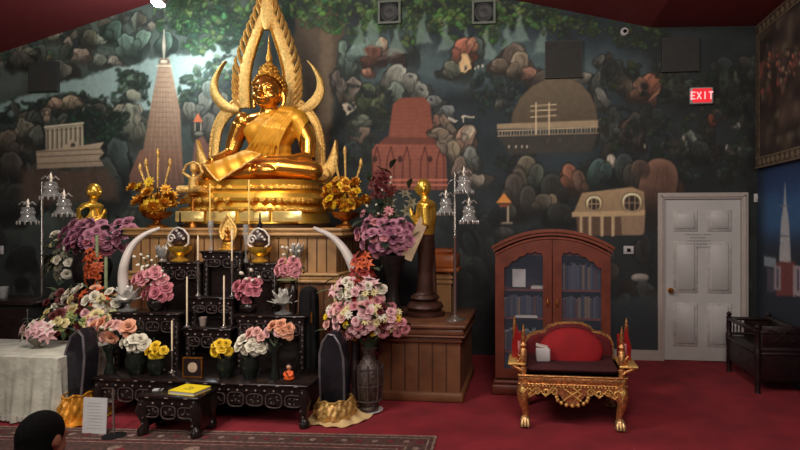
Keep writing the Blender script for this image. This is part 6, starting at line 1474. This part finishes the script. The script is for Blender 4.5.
# carved apron: a scalloped board with raised scrollwork
out = []
N = 48
for i in range(N+1):
    u = -1+2*i/N; a = abs(u); z = zs0-.075-.035*math.cos(a*PI*2)*(a > .35)-(.085*max(0, 1-(a/.24)**2) if a < .24 else 0)-.012*abs(math.sin(a*22))
    out.append((cT+u*(TW/2-.04), z))
ap = MB()
for i in range(N): ap.prism([out[i], out[i+1], (out[i+1][0], zs0), (out[i][0], zs0)], YT+.005, YT+.03)
apo = part('apron', ap, mat('pale_throne_gold', (205, 152, 105), .36, .8, .35, 50, .6, 80), t)
sc_ = MB()
for s in (-1, 1):
    for (u0, r0, tr) in ((.34, .036, 1.3), (.50, .030, -1.2), (.66, .034, 1.2), (.82, .030, -1.3)):
        c = Vector((cT+s*u0*TW/2, YT-.002, zs0-.052)); sc_.tube([c+Vector((s*math.cos(a*.5*tr)*r0*(1-a*.06), 0, math.sin(a*.5*tr)*r0*(1-a*.06))) for a in range(13)], .0075, 5)
    sc_.tube([(cT+s*.30*TW/2, YT-.002, zs0-.02), (cT+s*.5*TW/2, YT-.002, zs0-.09), (cT+s*.62*TW/2, YT-.002, zs0-.04), (cT+s*.78*TW/2, YT-.002, zs0-.095), (cT+s*.92*TW/2, YT-.002, zs0-.03)], .007, 5)
for dz_ in (0,):
    sc_.tube([(cT, YT-.006, zs0-.012), (cT+.07, YT-.006, zs0-.065), (cT, YT-.006, zs0-.13), (cT-.07, YT-.006, zs0-.065), (cT, YT-.006, zs0-.012)], .008, 5); sc_.tube([(cT-.07, YT-.006, zs0-.02), (cT+.07, YT-.006, zs0-.12)], .007, 5); sc_.tube([(cT+.07, YT-.006, zs0-.02), (cT-.07, YT-.006, zs0-.12)], .007, 5)
for i in range(9): a = PI*(i/8); sc_.ell((cT+math.cos(a)*.125, YT+.002, zs0-.095-math.sin(a)*.065), (.016, .014, .018), 0, 8, 6)
for i in range(30): sc_.ell((tx0+.03+(TW-.06)*i/29, YT-.008, zs0-.006), (.009, .007, .009), 0, 6, 5)
part('scrollwork', sc_, GOLDP, apo)
for s in (-1, 1):
    for q in (0, 1):
        x = cT+s*(TW/2-.045); y = YT+.035 if q == 0 else YT+DT-.05
        lg = MB(); o = s; f = -1 if q == 0 else 1
        lg.tube([(x, y, zs0+.01), (x+o*.012, y+f*.01, zs0-.07), (x+o*.012, y+f*.012, zs0-.15), (x-o*.008, y-f*.002, zs0-.23), (x-o*.010, y, .075)], [.052, .054, .04, .028, .026], 12)
        lo = part('leg', lg, OLDG, t)
        ft = MB(); ft.ell((x-o*.006, y+f*.012, .052), (.040, .050, .042)); 
        for j in (-1, 0, 1): ft.tube([(x-o*.006+j*.014, y+f*.02, .07), (x-o*.006+j*.024, y+f*.058, .048), (x-o*.006+j*.026, y+f*.074, .014)], [.019, .017, .010], 8)
        ft.ell((x-o*.006, y+f*.02, .016), (.045, .05, .016))
        part('claw_foot', ft, mat('pale_gold_foot', (205, 168, 120), .35, .7, .2, 30), lo)
        kn = MB(); kn.ell((x+o*.012, y+f*.045, zs0-.05), (.03, .018, .042), 0, 10, 8); kn.tube([(x-o*.03, y+f*.044, zs0-.02), (x+o*.01, y+f*.062, zs0-.06), (x-.0, y+f*.05, zs0-.12)], .008, 5); part('knee_carving', kn, GOLDP, lo)
part('seat_cushion', MB().box((cT, YT+DT*.48, zs1+.035), (TW-.10, DT-.10, .07), 0, None, .03), MAR, t, 'dark maroon seat cushion', bevel=.02)
# back: a three-lobed velvet pad on the rear frame
YK = YT+DT-.13
def bp(px, py): p = at(px, py, YK); return (p.x, p.z)
L = [(526, 362), (525, 350), (526, 343), (530, 337), (537, 334), (545, 333), (549, 328), (558, 325), (570, 324), (582, 325), (590, 329), (593, 333), (602, 335), (609, 339), (612, 346), (612, 362)]
part('back_frame', MB().prism([bp(x+(x-570)*.05, y-2) for x, y in L]+[bp(611, 376), bp(529, 376)], YK+.03, YK+.07), OLDG, t)
part('back_pad', MB().prism([bp(x, y) for x, y in L]+[bp(612, 374), bp(526, 374)], YK-.03, YK+.03, bev=.06), mat('dark_red_velvet', (96, 8, 18), .85, 0, .12, 8), t, 'dark red velvet back pad', bevel=.012)
cu_ = MB().ell(at(571, 350, YK-.20), (30*mpp((0, YK, .7)), .07, 21*mpp((0, YK, .7))), 0, 30, 18, Matrix.Rotation(-.25, 3, 'X'))
single('cushion', cu_, RED, 'round red velvet cushion leaning against the throne back', 'cushion', (at(571, 350, YK-.2).x, YK-.20, zs1+.07))
# arms
for s in (-1, 1):
    xi = cT+s*(TW/2-.035); xo = cT+s*(TW/2+.075); zt_ = Z_(523, 324, YT+.05); zo = Z_(509, 318, YT+.3); za = Z_(510, 362, YT+.06)
    zsx = zs1
    am = part('arm_panel', MB().prism([(0, 0), (.40, 0), (.40, .26), (.30, .20), (.16, .17), (.05, .25), (0, .17)], -.012, .012, rot=Matrix.Rotation(PI/2, 3, 'Z')).xf(Matrix.Translation((xi+s*.035, YT+.06, zsx+.0))), RLAC, t, 'red lacquer arm panel')
    po = MB().lathe([(.028, 0), (.030, .05), (.018, .06), (.028, .08), (.027, .20), (.016, .21), (.029, .235), (.014, .26), (.024, .28), (.004, zt_-zs1)], (xi, YT+.035, zs1), 12)
    part('front_post', po, OLDG, t); 
    part('post_finial', MB().lathe([(.008, 0), (.018, .02), (.009, .05), (.013, .062), (.002, .09)], (xi, YT+.035, zs1+.29), 10), GOLDP, t)
    part('rear_post', MB().lathe([(.020, 0), (.020, .10), (.012, .11), (.020, .13), (.018, .30), (.022, .31), (.006, zo-zs1+.02)], (xo-s*.03, YT+.30, zs1-.0), 12), OLDG, t)
    part('arm_shelf', MB().b2((xo+s*.015, YT-.0, za-.012), (xi-s*.02, YT+.34, za+.008), 0, .005), GOLDP, t)
    br = MB(); br.tube([(xi, YT+.02, zs1+.02), (xo-s*.01, YT+.02, za-.01)], .016, 8); br.tube([(xi-s*.012, YT+.02, za+.01), (xi+s*.05, YT+.02, za+.085)], .008, 6).tube([(xi+s*.05, YT+.02, za+.01), (xi-s*.012, YT+.02, za+.085)], .008, 6)
    part('arm_bracket', br, OLDG, t)
    fp = MB().prism([(-.035, 0), (.035, 0), (.042, .12), (.02, .20), (0, .29), (-.02, .20), (-.042, .12)], -.01, .01).xf(Matrix.Translation((xo-s*.05, YT+.20, za+.0)))
    part('flame_panel', fp, RLAC, t, 'red pointed side panel')
# white box on the seat
b = at(543, 364, YT+.17); b.z = zs1+.072; k = mpp(b)
t = thing('tissue_box', 'small white box with papers on the left of the throne seat', 'box', b)
part('box', MB().box(b+Vector((0, 0, .055)), (.115, .07, .11), 0, Matrix.Rotation(.12, 3, 'Z'), .008), WHITE, t); part('booklet', MB().box(b+Vector((-.01, .03, .122)), (.10, .07, .012), 0, Matrix.Rotation(.2, 3, 'Y')), IVORY, t)

# ------------------------------------------------------------------ dark bench by the right wall
bxL = 2.19; bxR = XR-.04; zB = at(734, 318, -.5).z; yB0, yB1 = -1.22, -.42; zseat = .40
t = thing('wooden_bench', 'dark carved wooden bench with spindle ends against the right wall', 'bench', ((bxL+bxR)/2, (yB0+yB1)/2, 0))
for i, (x, y) in enumerate(((bxL, yB1), (bxL, yB0), (bxR, yB1), (bxR, yB0))):
    part('leg', MB().lathe([(.030, 0), (.022, .04), (.030, .10), (.026, .28), (.034, .33), (.034, .42), (.024, .45), (.03, .50), (.026, zB-.02), (.034, zB), (.020, zB+.01), (.028, zB+.035), (.012, zB+.06)], (x, y, 0), 12), DKWOOD, t)
part('seat', MB().b2((bxL-.03, yB0-.02, zseat-.03), (bxR, yB1+.02, zseat), 0, .008), DKWOOD, t)
part('back_board', MB().b2((bxR-.02, yB0, zseat), (bxR+.015, yB1, zB+.02), 0, .008), DKWOOD, t)
ap = MB(); n = 24
o_ = [(yB0+(yB1-yB0)*i/n, zseat-.03-.10-.04*math.cos(i/n*PI*6)) for i in range(n+1)]
for i in range(n): ap.b2((bxL-.01, o_[i][0], min(o_[i][1], o_[i+1][1])), (bxL+.01, o_[i+1][0], zseat-.03))
part('front_apron', ap, DKWOOD, t)
for y in (yB1, yB0):
    part('arm_rail', MB().b2((bxL-.02, y-.022, zB-.035), (bxR, y+.022, zB), 0, .006), DKWOOD, t)
    part('lower_rail', MB().b2((bxL, y-.015, zB-.20), (bxR, y+.015, zB-.17), 0, .004), DKWOOD, t)
    part('side_board', MB().b2((bxL+.16, y-.01, zseat), (bxR, y+.01, zB-.03)), DKWOOD, t)
    for i in range(3): x = bxL+.05+i*.036; part('spindle', MB().lathe([(.007, 0), (.010, .05), (.007, .08), (.010, .11), (.007, .14)], (x, y, zB-.172), 8), DKWOOD, t)
    part('side_apron', MB().b2((bxL, y-.01, zseat-.12), (bxR, y+.01, zseat-.03)), DKWOOD, t)
part('long_arm_rail', MB().b2((bxL-.022, yB0, zB-.035), (bxL+.022, yB1, zB), 0, .006), DKWOOD, t)
part('front_board', MB().b2((bxL-.008, yB0, .14), (bxL+.008, yB1-.02, zseat-.03)), DKWOOD, t)
part('end_board', MB().b2((bxL+.02, yB0-.012, .12), (bxR, yB0+.008, zB-.03), 0, .004), DKWOOD, t)
part('end_carving', MB().box(((bxL+bxR)/2, yB0-.016, .56), (.34, .012, .20), 0, None, .004).tube([((bxL+bxR)/2+.13*math.cos(a*.4), yB0-.024, .56+.06*math.sin(a*.8)) for a in range(16)], .006, 5), DKWOOD, t)
b = Vector((bxL+.22, yB0+.0, zB)); 
t = thing('paper_packet', 'small white packet lying on the dark bench rail by the right wall', 'packet', b)
part('packet', MB().box(b+Vector((0, 0, .014)), (.13, .04, .028), 0, None, .004), WHITE, t)
part('packet_flap', MB().box(b+Vector((.02, 0, .0295)), (.05, .038, .003)), FRAMEM, t)
bpy.context.view_layer.update()
